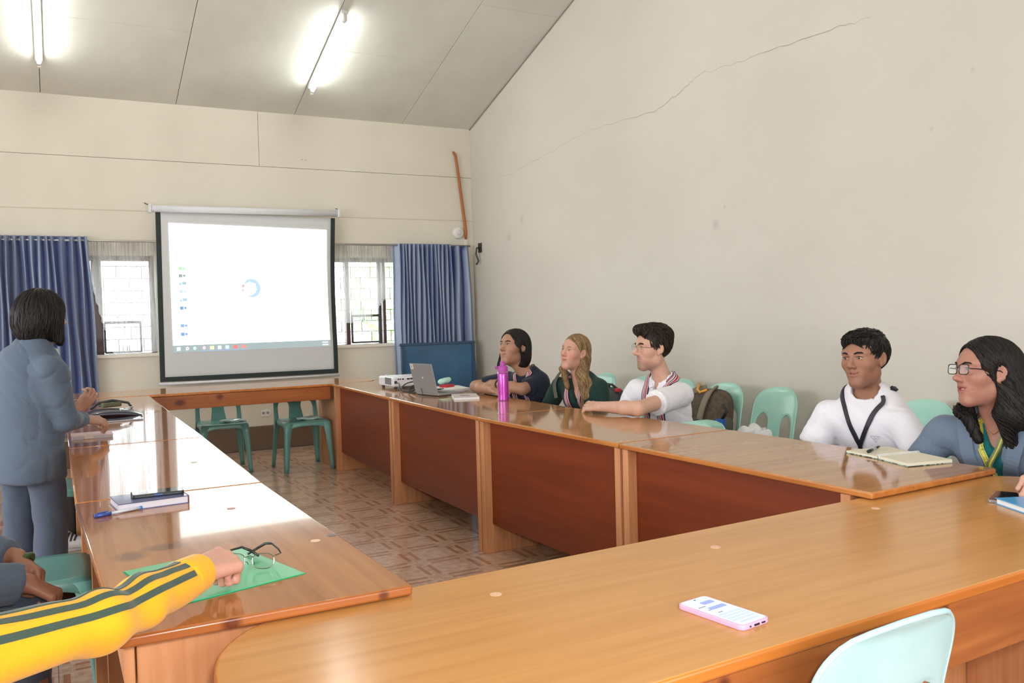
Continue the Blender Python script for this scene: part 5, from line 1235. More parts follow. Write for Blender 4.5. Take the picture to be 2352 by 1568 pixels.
def foldnoise(amp=.0035,seed=0,axis=None):
    def f(X,Y,Z):
        u=X*19+Z*9+seed; v=Y*17-Z*13+seed*2; w=Z*23+X*7-Y*6
        c1=np.sin(u*.55+1.6*np.sin(v*.8+seed)+w*.35); c2=np.sin(v*.8-w*.6+1.3*np.sin(u*.9))
        return amp*(np.sin(u+2.2*np.sin(v*.7))*np.sin(w+1.7*np.sin(u*.6))*.7+.9*np.exp(-(c1/.16)**2)+.7*np.exp(-(c2/.14)**2))
    return f
def fabric(name,c1,c2,ns=220,rough=.85,scale=(1,1,1)):
    if name in MATS: return MATS[name]
    m=mat(name,c1,rough,spec=.25,sheen=.15); noisy(m,c1,c2,scale,ns,2,.15,.85,bump=.08,bd=.0006); return m
m_blazer=fabric('blazer_bluegrey',(.10,.14,.205),(.165,.215,.295),520,.85,(1,1,.35))
m_trous=fabric('trousers_bluegrey',(.058,.075,.112),(.095,.12,.17),520,.9,(1,1,.35))
m_wtee=fabric('white_cotton',(.78,.77,.84),(.84,.83,.89),90,.85); m_navys=fabric('navy_cotton',(.010,.014,.030),(.020,.026,.048),120)
m_green=fabric('dark_green_knit',(.008,.030,.026),(.018,.050,.042),150); m_teal_s=fabric('teal_blouse',(.005,.12,.13),(.01,.16,.17),120)
m_yel=fabric('yellow_fleece',(.80,.385,.010),(.87,.45,.02),300,.9); m_dkgr=fabric('stripe_green_grey',(.035,.065,.05),(.06,.095,.075),300,.9)
m_blazer_shaded=fabric('blazer_bluegrey_shaded',(.062,.086,.125),(.105,.138,.19),520,.85,(1,1,.35)); m_darkp=fabric('dark_trousers',(.02,.02,.028),(.035,.035,.045),200)  # same blazer cloth with weaker light put into a darker colour
m_red=mat('weave_red',(.48,.015,.04),.8); m_wh=mat('weave_white',(.70,.66,.66),.8); m_bk=mat('weave_black',(.03,.03,.04),.8); m_pk=mat('weave_rose',(.55,.20,.27),.8)
def person(J,skin,label,cat='person',group=None,hd=True,male=True,build=1.0,sc=1.0,mouth=0,lip=(.35,.12,.10),stubble=0,blush=.2,chin=1,wide=1,nose=1,gaze=(0,1,0),brow=m_hblack,brow_th=1.0,bust=0,hands=(),fine_head=.0032,fine_hand=.0042,arm=1.0,standing=False,teeth_on=False,smile=0,nfine=0):
    """J: joints (world). Returns root, skin sdf helpers"""
    pel=V3(*J['pel']); neck=V3(*J['neck']); sl=V3(*J['shL']); sr=V3(*J['shR']); dz=J.get('drop',.026); sl[2]-=dz; sr[2]-=dz; J['shL']=tuple(sl); J['shR']=tuple(sr); lat=nrm(sr-sl); upv=nrm(neck-pel); dep=nrm(np.cross(upv,lat)); lat=np.cross(dep,upv)
    if np.dot(dep,V3(*J['F'],0))<0: dep=-dep
    J.update(lat=lat,upv=upv,dep=dep)
    t=empty('person',(pel[0],pel[1],0),label=label,cat=cat,group=group)
    s=Sdf(); H=np.linalg.norm(neck-pel)
    def torso(s,e=0,k=.04,waist=1.0):
        ch=pel+upv*H*.62; b=build
        s.cap(pel+upv*.02,pel+upv*H*.30,.155*b+e,.140*b*waist+e,k,flat=dep,fa=.70)
        s.cap(pel+upv*H*.30,ch,.140*b*waist+e,.158*b+e,k,flat=dep,fa=.68)
        s.cap(ch,pel+upv*H*.84,.158*b+e,.118*b+e,k,flat=dep,fa=.62)
        s.cap(sl*.86+sr*.14-upv*.022,sr*.86+sl*.14-upv*.022,.047+e,.047+e,k)
        s.cap(neck-upv*.055,sl*.80+sr*.20-upv*.01,.048+e*.7,.040+e,k); s.cap(neck-upv*.055,sr*.80+sl*.20-upv*.01,.048+e*.7,.040+e,k)
        if bust:
            for q in (-1,1): s.ell(pel+upv*H*.66+lat*q*.072+dep*(.070*b+bust*.3),(.062+e*.5,.062+e*.5,.062+e*.5),None,.04)
        return s
    J['torso']=torso
    torso(s,-.012,.03)
    if hd:
        hc=V3(*J['hc']); R=frame(J['hf'],J.get('hu',(0,0,1)))
        s.cap(neck-upv*.03,hc+R@np.array([0,-.022,-.070])*sc,.054*sc*build**.5,.050*sc,.03)
        P=head(s,hc,R,sc,male,mouth,chin,wide,nose,smile,1.0 if male else .86)
    def armp(s,S_,e_,w_,e=0,lo=0,k=.02,r=(.047,.040,.037,.0255)):
        S_,e_,w_=V3(*S_),V3(*e_),V3(*w_); a=arm
        s.cap(S_,e_,r[0]*a+e,r[1]*a+e,k)
        mid=e_+(w_-e_)*.35; s.cap(e_,mid,r[1]*a+e,r[2]*a*1.02+e,k); s.cap(mid,w_,r[2]*a*1.02+e,r[3]*a+e+.002,k)
    J['armp']=armp
    for q in ('L','R'):
        if 'el'+q in J: armp(s,J['sh'+q],J['el'+q],J['wr'+q])
    for hnd in hands: hand(s,**hnd)
    lp_=lat*.09
    for q,sg in (('L',-1),('R',1)):
        hip=pel+lat*sg*.085; kn=V3(*J['kn'+q]); an=V3(*J['an'+q])
        s.cap(hip,kn,.078*build,.052,.03); s.cap(kn,kn+(an-kn)*.35,.052,.053,.02); s.cap(kn+(an-kn)*.35,an,.053,.034,.02)
        ft=nrm(V3(*J['F'],0)); s.cap(an+V3(0,0,-.035),an+ft*.13+V3(0,0,-.045),.034,.026,.02)
    fine=[]
    if hd: fine.append((hc-.125*sc,hc+.125*sc,fine_head))
    for i,h in enumerate(hands):
        c=V3(*h['wr'])+nrm(h['d'])*.08; fine.append((c-.10,c+.10,fine_hand if i<nfine else .0075))
    col=face_color(skin,(hc,R,sc),lip,stubble,blush) if hd else (lambda P_: np.tile(np.array(skin),(len(P_),1)))
    J['skin']=s
    body=sdf_mesh('body',s,skin_mat(),t,.011,fine,color=col,smooth_it=0 if hd else 1)
    if hd:
        eyes(P,R,sc,t,gaze); brows(P,R,sc,t,brow,brow_th)
        if teeth_on: teeth(P,sc,t,mouth)
        J['wide']=wide; J['P']=P; J['R']=R; J['sc']=sc; J['hcv']=hc
    # trousers and shoes
    tr=Sdf()
    wl=1.0 if not standing else 1.15
    for q,sg in (('L',-1),('R',1)):
        hip=pel+lat*sg*.085; kn=V3(*J['kn'+q]); an=V3(*J['an'+q]); tr.cap(hip,kn,.090*build,.066*wl,.04); tr.cap(kn,an+(kn-an)*.08,.066*wl,.050*wl*(1.25 if standing else 1),.02)
    tr.cap(pel+upv*.02,pel+upv*.12,.165*build,.158*build,.04,flat=dep,fa=.72)
    J['tr']=tr
    sdf_mesh('trousers',tr,J.get('trm',m_darkp),t,.012,noise=foldnoise(.004,J['pel'][1]*7))
    sh=Sdf(); ft=nrm(V3(*J['F'],0))
    for q in ('L','R'):
        an=V3(*J['an'+q]); sh=Sdf(); sh.cap(an+V3(0,0,-.036),an+ft*.15+V3(0,0,-.048),.040,.031,.02); sh.half((0,0,.004),(0,0,-1)); sdf_mesh('shoe',sh,mat('shoe_black',(.02,.02,.02),.4),t,.010,smooth_it=1)
    return t
def seated(x,y,F,leanneck,zn=.95,zp=.53,**kw):
    F=nrm(F); L=np.array([-F[1],F[0]]); J=dict(pel=(x,y,zp),F=tuple(F)); 
    for q,s_ in (('L',1),('R',-1)):
        k=np.array([x,y])+F*.42+L*s_*.10; J['kn'+q]=(k[0],k[1],.49); a=k+F*.02; J['an'+q]=(a[0],a[1],.085)
    J.update(kw); return J

def vsdf(sdf,P):
    D=np.full(len(P),.3)
    for q in sdf.p:
        if q[0]=='half': D=np.maximum(D,(P-q[1])@q[2]); continue
        if q[0]=='cap':
            a,b=q[1],q[2];pa=P-a;ba=b-a
            if q[6] is not None: g=1/q[7]-1; pa=pa+np.outer(pa@q[6],q[6])*g; ba=ba+q[6]*(ba@q[6])*g
            t=(pa@ba)/max(ba@ba,1e-9); te=(t-1)*np.linalg.norm(ba); t=np.clip(t,0,1 if q[7]>0 else 1.3); d=np.linalg.norm(pa-t[:,None]*ba,axis=1)-(q[3]+(q[4]-q[3])*t); k=q[5]; op=q[8]
            if q[7]<0: d=np.maximum(d,te)
            if q[6] is not None and q[7]<1: d=d*(q[7]*.5+.5)
        else:
            l=(P-q[1])@q[3]; r=q[2]; k0=np.linalg.norm(l/r,axis=1); k1=np.linalg.norm(l/r**2,axis=1)+1e-9; d=k0*(k0-1)/k1; k=q[4]; op=q[5]
        if op=='u': h=np.maximum(k-np.abs(D-d),0)/k if k else 0; D=np.minimum(D,d)-h*h*k*.25
        else: d=-d; h=np.maximum(k-np.abs(D-d),0)/k if k else 0; D=np.maximum(D,d)+h*h*k*.25
    return D
def vgrad(sdf,P):
    e=.003; g=np.stack([vsdf(sdf,P+np.array(a)*e)-vsdf(sdf,P-np.array(a)*e) for a in ((1,0,0),(0,1,0),(0,0,1))],1); return g/(np.linalg.norm(g,axis=1)[:,None]+1e-9)
def strands(J,t,s,mats,n=420,flow=None,L=(.05,.09),seg=7,r=.0009,lift=.0008,seed=1,jit=.22,tip=.0015,zmin=-.02,body=None,ymin=-.13):
    """tapered locks following the hair surface; flow(local positions) -> local directions"""
    rg=np.random.default_rng(seed); c=J['hcv']; R=J['R']; sc=J['sc']
    n=int(n*2.2); d=rg.normal(size=(n*3,3)); d/=np.linalg.norm(d,axis=1)[:,None]; Lc=d*.16+np.array([0,-.01,.02]); 
    P=c+(Lc*sc)@R.T
    for _ in range(14): g=vgrad(s,P); P=P-g*np.clip(vsdf(s,P),-.03,.03)[:,None]
    Lc=((P-c)@R)/sc; ok=(np.abs(vsdf(s,P))<.002)&(Lc[:,2]>zmin)&(Lc[:,1]>ymin); P=P[ok][:n]; n=len(P)
    ln=rg.uniform(L[0],L[1],n)/seg; jd=rg.normal(size=(n,3))*jit; pts=[P.copy()]; nn=[vgrad(s,P)]
    ear0=(np.abs(np.abs(((P-c)@R)[:,0]/sc)-.085)<.03)&(np.abs(((P-c)@R)[:,1]/sc)<.022)&(np.abs(((P-c)@R)[:,2]/sc+.004)<.036)
    P=P[~ear0]; n=len(P); ln=ln[~ear0]; jd=jd[~ear0]; pts=[P.copy()]; nn=[vgrad(s,P)]
    for k in range(seg):
        Lc=((P-c)@R)/sc; f=flow(Lc)+jd*.5; f=f@R.T; g=vgrad(s,P); f=f-g*np.sum(f*g,1)[:,None]; f/=np.linalg.norm(f,axis=1)[:,None]+1e-9
        P=P+f*ln[:,None]; dd=vsdf(s,P); g=vgrad(s,P); tp_=tip*((k+1)/seg)**2
        P=P-g*np.clip(dd-lift-tp_,-.01,.006)[:,None]; pts.append(P.copy()); nn.append(g)
    b=MB(); off=np.array(parent_off(t)); V=[];F=[];MI=[]
    pts=np.array(pts); nn=np.array(nn); tg=np.gradient(pts,axis=0); sd=np.cross(tg,nn); sd/=np.linalg.norm(sd,axis=2)[:,:,None]+1e-9
    rad=r*np.array([.5+.9*math.sin(PI*min(1,(k+.6)/seg*.62+.1)) if k<seg else .12 for k in range(seg+1)])
    for i in range(n):
        base=len(V); rr_=rg.uniform(.7,1.5)
        for k in range(seg+1):
            p=pts[k,i]-off; w=rad[k]*rr_*2.2; V+=[p+sd[k,i]*w,p+nn[k,i]*rad[k]*rr_,p-sd[k,i]*w,p-nn[k,i]*.001]
        for k in range(seg): 
            for a in range(4): F.append((base+4*k+a,base+4*k+(a+1)%4,base+4*k+4+(a+1)%4,base+4*k+4+a))
        MI+= [int(rg.random()<.35)]*(4*seg)
    me=bpy.data.meshes.new('hair_strands'); me.from_pydata([tuple(v) for v in V],[],F); me.polygons.foreach_set('material_index',MI); me.update()
    o=link('hair_strands',me,list(mats),t,True); o['kind']='stuff'; return o
m_hblack2=hair_mat('hair_black_lighter',(.012,.010,.010),(.035,.028,.026)); m_hbrown2=hair_mat('hair_brown_lighter',(.03,.02,.013),(.07,.045,.03)); m_hblond2=hair_mat('hair_gold_lighter',(.30,.18,.08),(.50,.34,.17),.5)  # lighter tones for a random share of the strands
def flow_down(k=1.0): return lambda L: np.stack([L[:,0]*2.0,L[:,1]*1.5-.02,-.55-np.abs(L[:,2])*0-k*np.ones(len(L))*.3],1)
def flow_part(side=1): return lambda L: np.stack([np.sign(L[:,0]-.01*side)*.6+L[:,0]*3,-.35+0*L[:,0],-.75-0*L[:,0]],1)
def flow_short(fw=.7): return lambda L: np.stack([L[:,0]*3,np.where(L[:,1]>-.01,fw,-.3)+0*L[:,0],np.where(L[:,2]>.09,.15,-.75)],1)
def flow_up(): return lambda L: np.stack([L[:,0]*1.5+.15,np.where(L[:,2]>.07,-.55,-.2),np.where((L[:,1]>.03)&(L[:,2]>.05),.9,-.45)],1)

def hairbase(s,P,R,sc,r=(.084,.104,.096),c=(0,-.016,.040)):
    w=np.linalg.norm(P(1,0,0)-P(0,0,0))/sc; s.ell(P(*c),np.array(r)*sc*np.array([w+.02,1.02,1]),R,.02); return s
def hcut(s,P,R,sc,c,r,k=.010): s.ell(P(*c),np.array(r)*sc,R,k,'s'); return s
def tpf(J):
    pel=V3(*J['pel']); H=np.linalg.norm(V3(*J['neck'])-pel)
    return lambda l,d,u: pel+J['upv']*u*H+J['lat']*l+J['dep']*d
def lerp(a,b,t): return V3(*a)*(1-t)+V3(*b)*t
def shirt(J,t,m,name='shirt',e=.012,sleeve=.62,rs=(.062,.060),neckcut=(.066,.055),vcut=None,seed=1,fold=.0035,hem=None,h=.0075,arms='LR',color=None,lo=-.2):
    s=Sdf(); J['torso'](s,e,.04)
    s.cap(V3(*J['pel'])+J['upv']*lo*.3,V3(*J['pel'])+J['upv']*.1,.168*1.0+e*.5,.155+e*.5,.04,flat=J['dep'],fa=.74)
    for q in arms:
        if 'el'+q not in J: continue
        a,b,w=J['sh'+q],J['el'+q],J['wr'+q]
        if sleeve<=1: s.cyl(a,lerp(a,b,sleeve),rs[0],rs[1],.03)
        else:
            s.cap(a,b,rs[0],rs[1],.03); f=sleeve-1; s.cyl(b,lerp(b,w,f),rs[1],rs[1]*.80,.02)
    nk=V3(*J['neck']); s.ell(nk+J['upv']*.02+J['dep']*.012,(neckcut[0],neckcut[0],neckcut[1]),frame(J['dep'],J['upv']),.008,'s')
    if vcut:
        tp=tpf(J); (u0,r0,u1,r1)=vcut; a=proj_sdf_front(s,J,0,u0); b=proj_sdf_front(s,J,0,u1); s.cap(a+J['dep']*.03,b+J['dep']*.02,r0,r1,.003,flat=J['dep'],fa=3.2,op='s')
    J['shirt']=s
    return sdf_mesh(name,s,m,t,h,noise=foldnoise(fold,seed),color=color)
def proj_sdf_front(s,J,l,u):
    tp=tpf(J); return proj_sdf(s,tp(l,.25,u),-J['dep'])
SASH=[m_bk,m_wh,m_red,m_pk]
SB=[(0,.09,0),(.09,.20,1),(.20,.44,2),(.44,.54,1),(.54,.66,0),(.66,.76,1),(.76,.92,3),(.92,1.0,0)]
def sash(J,t,s,side,pts,w=.045,name='woven_sash'):
    tp=tpf(J); return ribbon(name,s,[tp(*p) for p in pts],w,.0025,list(SASH),t,.0055,mats=SB,n=8)

# ---------- woman in navy, arms crossed on the table
J=seated(3.15,5.45,(-.92,.40),0,neck=(3.00,5.42,.945),shL=(3.06,5.32,.895),shR=(2.96,5.62,.895),elL=(2.89,5.28,.825),wrL=(2.78,5.50,.860),elR=(2.75,5.74,.825),wrR=(2.765,5.50,.812),
   hc=(2.915,5.445,1.105),hf=(-.93,-.27,.24),hu=(.28,.12,.95))
t=person(J,(.40,.215,.135),'seated woman in a navy shirt and sash, arms crossed behind the magenta bottle',nfine=2,sc=1.06,male=False,smile=.6,mouth=.003,lip=(.42,.16,.14),build=.93,bust=.03,blush=.1,chin=.9,wide=1.06,nose=.8,gaze=(.1,1,.1),
   hands=[dict(wr=(2.78,5.50,.860),d=(-.10,.98,.02),nb=(-.35,0,.93),side=-1,curl=(.30,.35,.3),thumb=(.25,.3),sc=.93),dict(wr=(2.765,5.50,.812),d=(.1,-.99,0),nb=(-.3,0,.95),side=1,curl=(.2,.3,.2),thumb=(.3,.3),sc=.93)],teeth_on=True,arm=1.02)
shirt(J,t,m_navys,e=.014,sleeve=.80,rs=(.062,.060),seed=2,neckcut=(.07,.05))
sash(J,t,J['shirt'],1,[(-.055,-.03,1.06),(-.07,.04,.99),(-.072,.12,.86),(-.075,.13,.70),(-.07,.12,.5)]); sash(J,t,J['shirt'],1,[(.055,-.03,1.06),(.06,.04,.98),(.055,.12,.86),(.05,.13,.68),(.05,.12,.5)])
P,R,sc_h=J['P'],J['R'],J['sc']
s=hairbase(Sdf(),P,R,sc_h,(.088,.106,.098)); 
s.ell(P(0,-.040,-.030),np.array((.098,.088,.098))*sc_h,R,.04); s.cap(P(.076,.005,.0),P(.082,.022,-.120),.022*sc_h,.020*sc_h,.03); s.ell(P(-.062,-.045,-.065),np.array((.034,.048,.058))*sc_h,R,.03)
hcut(s,P,R,sc_h,(-.092,.002,-.006),(.024,.020,.034)); hcut(s,P,R,sc_h,(.004,.088,-.010),(.078,.070,.098)); hcut(s,P,R,sc_h,(-.03,.055,-.075),(.085,.082,.090)); s.half(P(0,0,-.132),-R[:,2],0)
sdf_mesh('hair',s,m_hblack,t,.005,noise=strandnoise(J['hcv'],R,.0012,50,1)); strands(J,t,s,(m_hblack,m_hblack2),520,flow_part(),(.07,.13),seed=1,zmin=-.10)
off=np.array(parent_off(t)); w=V3(2.80,5.455,.855)
MB().tube([tuple(w+V3(.034*math.cos(a),0,.030*math.sin(a))-off) for a in [2*PI*k/18 for k in range(18)]],.0055,8,closed=True).ob('wristwatch_band',m_cab,t,smooth=True,world=False)
MB().lathe([(.017,0),(.017,.007),(.012,.009),(.001,.009)],tuple(w+V3(-.006,0,.031)-off),18).ob('wristwatch_face',mat('watch_face',(.03,.03,.035),.15,coat=1),t,world=False)

# ---------- blonde woman in dark green
J=seated(3.28,4.93,(-.93,.36),0,neck=(3.15,4.93,.925),shL=(3.21,4.80,.870),shR=(3.10,5.12,.870),elL=(3.21,4.74,.66),wrL=(2.99,4.82,.60),elR=(3.05,5.24,.66),wrR=(2.95,5.05,.60),
   hc=(3.105,4.93,1.080),hf=(-.94,-.25,.17),hu=(.12,-.08,.98))
t=person(J,(.66,.36,.27),'seated woman with long golden brown hair in a dark green top and sash',sc=.99,male=False,smile=1.2,mouth=.005,lip=(.55,.20,.18),build=.88,bust=.02,blush=.5,chin=1,wide=.96,gaze=(.05,1,.15),brow=mat('brow_light',(.22,.12,.06),.6),brow_th=.7,
   hands=[dict(wr=(2.99,4.82,.60),d=(-.8,.6,0),nb=(0,0,1),side=-1,sc=.92),dict(wr=(2.95,5.05,.60),d=(-.8,-.6,0),nb=(0,0,1),side=1,sc=.92)],teeth_on=True)
shirt(J,t,m_green,e=.014,sleeve=1.6,rs=(.064,.056),seed=5,neckcut=(.068,.05),vcut=(1.0,.055,.62,.006))
sash(J,t,J['shirt'],1,[(-.06,-.03,1.03),(-.065,.03,.96),(-.05,.11,.84),(-.035,.13,.68),(-.03,.12,.5)],.040); sash(J,t,J['shirt'],1,[(.06,-.03,1.03),(.075,.04,.95),(.075,.10,.84),(.065,.12,.66),(.06,.12,.45)],.040)
P,R,sc_h=J['P'],J['R'],J['sc']
s=hairbase(Sdf(),P,R,sc_h,(.080,.102,.093)); s.ell(P(0,-.055,-.03),np.array((.076,.062,.10))*sc_h,R,.04)
tp=tpf(J)
for (a,b_,c_,r1,r2) in ((P(-.066,-.040,-.03),P(-.072,-.020,-.13),tp(-.085,.095,.72),.034,.036),(P(-.060,-.060,-.03),P(-.075,-.055,-.14),tp(-.12,.05,.80),.030,.026),(P(-.064,-.030,-.05),tp(-.075,.08,.92),tp(-.055,.125,.56),.028,.024),(P(.066,-.010,-.02),P(.070,.010,-.12),tp(.055,.10,.90),.022,.018),(P(0,-.085,-.03),P(0,-.08,-.15),tp(-.02,-.10,.72),.05,.045)):
    s.cap(a,b_,r1*sc_h,(r1+r2)/2,.02); s.cap(b_,c_,(r1+r2)/2,r2,.02)
hcut(s,P,R,sc_h,(-.090,.000,.000),(.022,.018,.034)); hcut(s,P,R,sc_h,(-.004,.092,-.012),(.068,.066,.092)); hcut(s,P,R,sc_h,(0,.064,-.074),(.092,.078,.086))
sdf_mesh('hair',s,m_hblond,t,.0055,noise=strandnoise(J['hcv'],R,.0018,46,3)); strands(J,t,s,(m_hblond,m_hblond2),620,flow_part(),(.10,.20),seg=9,seed=2,zmin=-.16,r=.0010)
st_=blob((3.11,5.10,.885),(.02,.014,.05),12,8,.8); o=strap(t,'bag_strap',[tuple(np.array((3.19,5.10,.90))-np.array(parent_off(t))),tuple(np.array((3.115,5.115,.945))-np.array(parent_off(t))),tuple(np.array((3.035,5.085,.87))-np.array(parent_off(t))),tuple(np.array((3.03,5.06,.77))-np.array(parent_off(t)))],.034,.006,mat('strap_khaki',(.12,.12,.09),.7),(-1,0,.5)); o.location=(t.location.x,t.location.y,0); 

# ---------- man in white polo, glasses, arm stretched on the table
J=seated(3.28,4.15,(-.97,.22),0,neck=(3.17,4.06,.955),shL=(3.19,3.925,.890),shR=(3.13,4.27,.895),elL=(2.79,3.80,.822),wrL=(2.715,4.055,.818),elR=(3.08,4.36,.67),wrR=(2.95,4.15,.61),
   hc=(3.100,4.070,1.125),hf=(-.935,.14,.03),hu=(.02,0,1))
t=person(J,(.66,.39,.29),'seated man in a white polo and round glasses, arm stretched over the table',nfine=1,build=.92,sc=1.02,stubble=.75,lip=(.48,.22,.19),blush=.25,gaze=(.0,1,.08),brow=m_hbrown,brow_th=1.5,nose=1.15,
   hands=[dict(wr=(2.715,4.055,.818),d=(-.16,.98,-.03),nb=(-.45,-.1,.88),side=-1,curls=[(.05,.35,.25),(.20,.40,.25),(.30,.45,.3),(.35,.5,.3)],thumb=(.35,.2),sc=1.02,spread=.16),dict(wr=(2.95,4.15,.61),d=(-.8,-.6,0),nb=(0,0,1),side=1)])
shirt(J,t,m_wtee,name='polo_shirt',e=.014,sleeve=.62,rs=(.070,.072),seed=3,neckcut=(.064,.05),vcut=(1.02,.030,.80,.008),fold=.0045)
nk=V3(*J['neck']); tp=tpf(J)
for q in (-1,1): ribbon('collar',J['shirt'],[tp(q*.045,-.05,1.10),tp(q*.066,.0,1.06),tp(q*.050,.06,1.0),tp(q*.030,.10,.93)],.030,.003,m_wtee,t,.004,n=6)
sash(J,t,J['shirt'],1,[(-.050,-.05,1.10),(-.078,-.01,1.03),(-.085,.06,.93),(-.075,.12,.80),(-.055,.13,.64),(-.05,.12,.5)],.048); sash(J,t,J['shirt'],1,[(.050,-.05,1.10),(.075,.0,1.02),(.072,.08,.92),(.072,.12,.78),(.07,.13,.62),(.07,.12,.45)],.046)
P,R,sc_h=J['P'],J['R'],J['sc']
s=hairbase(Sdf(),P,R,sc_h,(.081,.103,.096)); s.ell(P(0,.022,.108),np.array((.064,.078,.036))*sc_h,R,.04); s.cap(P(-.036,.078,.104),P(.040,.076,.110),.018*sc_h,.021*sc_h,.03); s.ell(P(0,-.050,.085),np.array((.075,.070,.055))*sc_h,R,.03)
hcut(s,P,R,sc_h,(0,.090,-.022),(.070,.064,.104)); hcut(s,P,R,sc_h,(0,.060,-.084),(.11,.078,.092)); hcut(s,P,R,sc_h,(0,-.04,-.105),(.12,.12,.06))
sdf_mesh('hair',s,m_hbrown,t,.0045,noise=strandnoise(J['hcv'],R,.0012,36,5)); strands(J,t,s,(m_hbrown,m_hbrown2),620,flow_up(),(.035,.07),seed=3,zmin=-.06,tip=.005)
def spectacles(P,R,sc,parent,m,w=.0245,hgt=.0215,sq=1.0,tube=.0010,yf=.104,tint=None,tm=None):
    off=np.array(parent_off(parent)); Q=lambda *a: tuple(P(*a)-off)
    for x in (-1,1):
        pts=[Q(x*.033+w*math.copysign(abs(math.cos(a))**sq,math.cos(a)),yf-.10*abs(x*.033+w*math.cos(a)*1.0)**1.6,.008+hgt*math.copysign(abs(math.sin(a))**sq,math.sin(a))) for a in [2*PI*k/24 for k in range(24)]]
        MB().tube(pts,tube,6,closed=True).ob('lens_rim',m,parent,world=False); MB().add(pts,[tuple(range(24))]).ob('lens',tint or m_glass,parent,world=False)
        MB().tube([Q(x*(.033+w),yf-.008,.012),Q(x*.070,.075,.012),Q(x*.0815,.0,.010),Q(x*.081,-.022,-.002)],tube*1.2,6).ob('temple',tm or m,parent,world=False)
    MB().tube([Q(-.0095,yf-.0015,.012),Q(0,yf+.001,.015),Q(.0095,yf-.0015,.012)],tube,6).ob('bridge',m,parent,world=False)
spectacles(P,R,sc_h,t,mat('gold_wire',(.55,.45,.28),.2,metal=1),.0245,.0225,1.0,.0011,.104)

# ---------- man in white tee with black lanyard
J=seated(3.34,2.68,(-.97,.2),0,neck=(3.21,2.64,.955),shL=(3.215,2.485,.872),shR=(3.165,2.835,.877),elL=(3.22,2.37,.68),wrL=(3.0,2.50,.62),elR=(3.12,2.90,.67),wrR=(2.98,2.80,.62),
   hc=(3.155,2.625,1.110),hf=(-.93,-.12,.02),hu=(0,.05,1))
t=person(J,(.35,.175,.110),'seated man in a white T-shirt with a black lanyard, nearest the open notebook',sc=1.0,stubble=.12,lip=(.34,.12,.10),blush=.25,gaze=(.05,1,.05),brow_th=1.2,build=1.08,wide=1.06,smile=.8,mouth=.0025,arm=1.05,teeth_on=True,
   hands=[dict(wr=(3.0,2.50,.62),d=(-.8,.6,0),nb=(0,0,1),side=-1),dict(wr=(2.98,2.80,.62),d=(-.8,-.6,0),nb=(0,0,1),side=1)])
shirt(J,t,m_wtee,name='t_shirt',e=.018,sleeve=.80,rs=(.064,.078),seed=8,neckcut=(.070,.050),fold=.004)
tp=tpf(J)
def bnd(w,m,pts,name='lanyard',th=.0015,**k): return ribbon(name,J['shirt'],[tp(*p) for p in pts],w,th,m,t,.007,n=8)
bnd(.018,mat('lanyard_black',(.012,.012,.022),.5),[(-.090,-.05,1.03),(-.090,.01,.99),(-.074,.07,.92),(-.036,.13,.74),(.0,.14,.56)]); bnd(.018,mat('lanyard_black',(.012,.012,.022),.5),[(.098,-.05,1.02),(.096,.01,.985),(.070,.08,.90),(.028,.13,.72),(.0,.14,.56)])
bnd(.016,mat('lanyard_black',(.012,.012,.022),.5),[(.0,.14,.57),(.002,.14,.50),(.0,.14,.40)])
# small triangle badge print on the chest pocket
g0=proj_sdf(J['shirt'],tp(-.075,.25,.66),-J['dep']); g=sgrad(J['shirt'],g0); rx=nrm(np.cross(J['upv'],g)); ry=np.cross(g,rx); off=np.array(parent_off(t))
tri=[(-.020,.013),(.020,.013),(0,-.017)]; inn_=[(-.016,.0105),(.016,.0105),(0,-.0125)]
MB().tube([tuple(g0+rx*a+ry*b_+g*.005-off) for a,b_ in tri],.0009,5,closed=True).tube([tuple(g0+rx*a+ry*b_+g*.005-off) for a,b_ in ((-.007,.006),(-.002,.006),(-.003,.0),(0,-.006))],.0007,5).tube([tuple(g0+rx*a+ry*b_+g*.005-off) for a,b_ in ((.008,.006),(.002,.001),(.006,-.001))],.0007,5).ob('chest_badge',mat('badge_ink',(.10,.12,.16),.5),t,world=False)
q0=tp(0,0,0); pc=proj_sdf(J['shirt'],tp(.0,.25,.40),-J['dep'])+J['dep']*.012-off
MB().tube([tuple(pc+V3(0,0,.006)+J['lat']*.008),tuple(pc+V3(0,0,.012)),tuple(pc-J['lat']*.008),tuple(pc-V3(0,0,.01))],.004,6,closed=True).ob('lanyard_clip',mat('chrome',(.8,.8,.8),.15,metal=1),t,world=False)
P,R,sc_h=J['P'],J['R'],J['sc']
s=hairbase(Sdf(),P,R,sc_h,(.083,.106,.094),(0,-.022,.040)); s.ell(P(0,.008,.094),np.array((.070,.080,.034))*sc_h,R,.03); s.cap(P(-.03,.074,.086),P(.040,.072,.084),.012*sc_h,.012*sc_h,.02)
hcut(s,P,R,sc_h,(0,.092,-.020),(.070,.066,.094)); hcut(s,P,R,sc_h,(0,.062,-.084),(.11,.078,.094)); hcut(s,P,R,sc_h,(0,-.03,-.12),(.12,.12,.06))
sdf_mesh('hair',s,m_hblack,t,.0045,noise=strandnoise(J['hcv'],R,.0014,40,7)); strands(J,t,s,(m_hblack,m_hblack2),620,flow_short(),(.03,.06),seed=4,zmin=-.06,tip=.006,jit=.4,r=.0008)

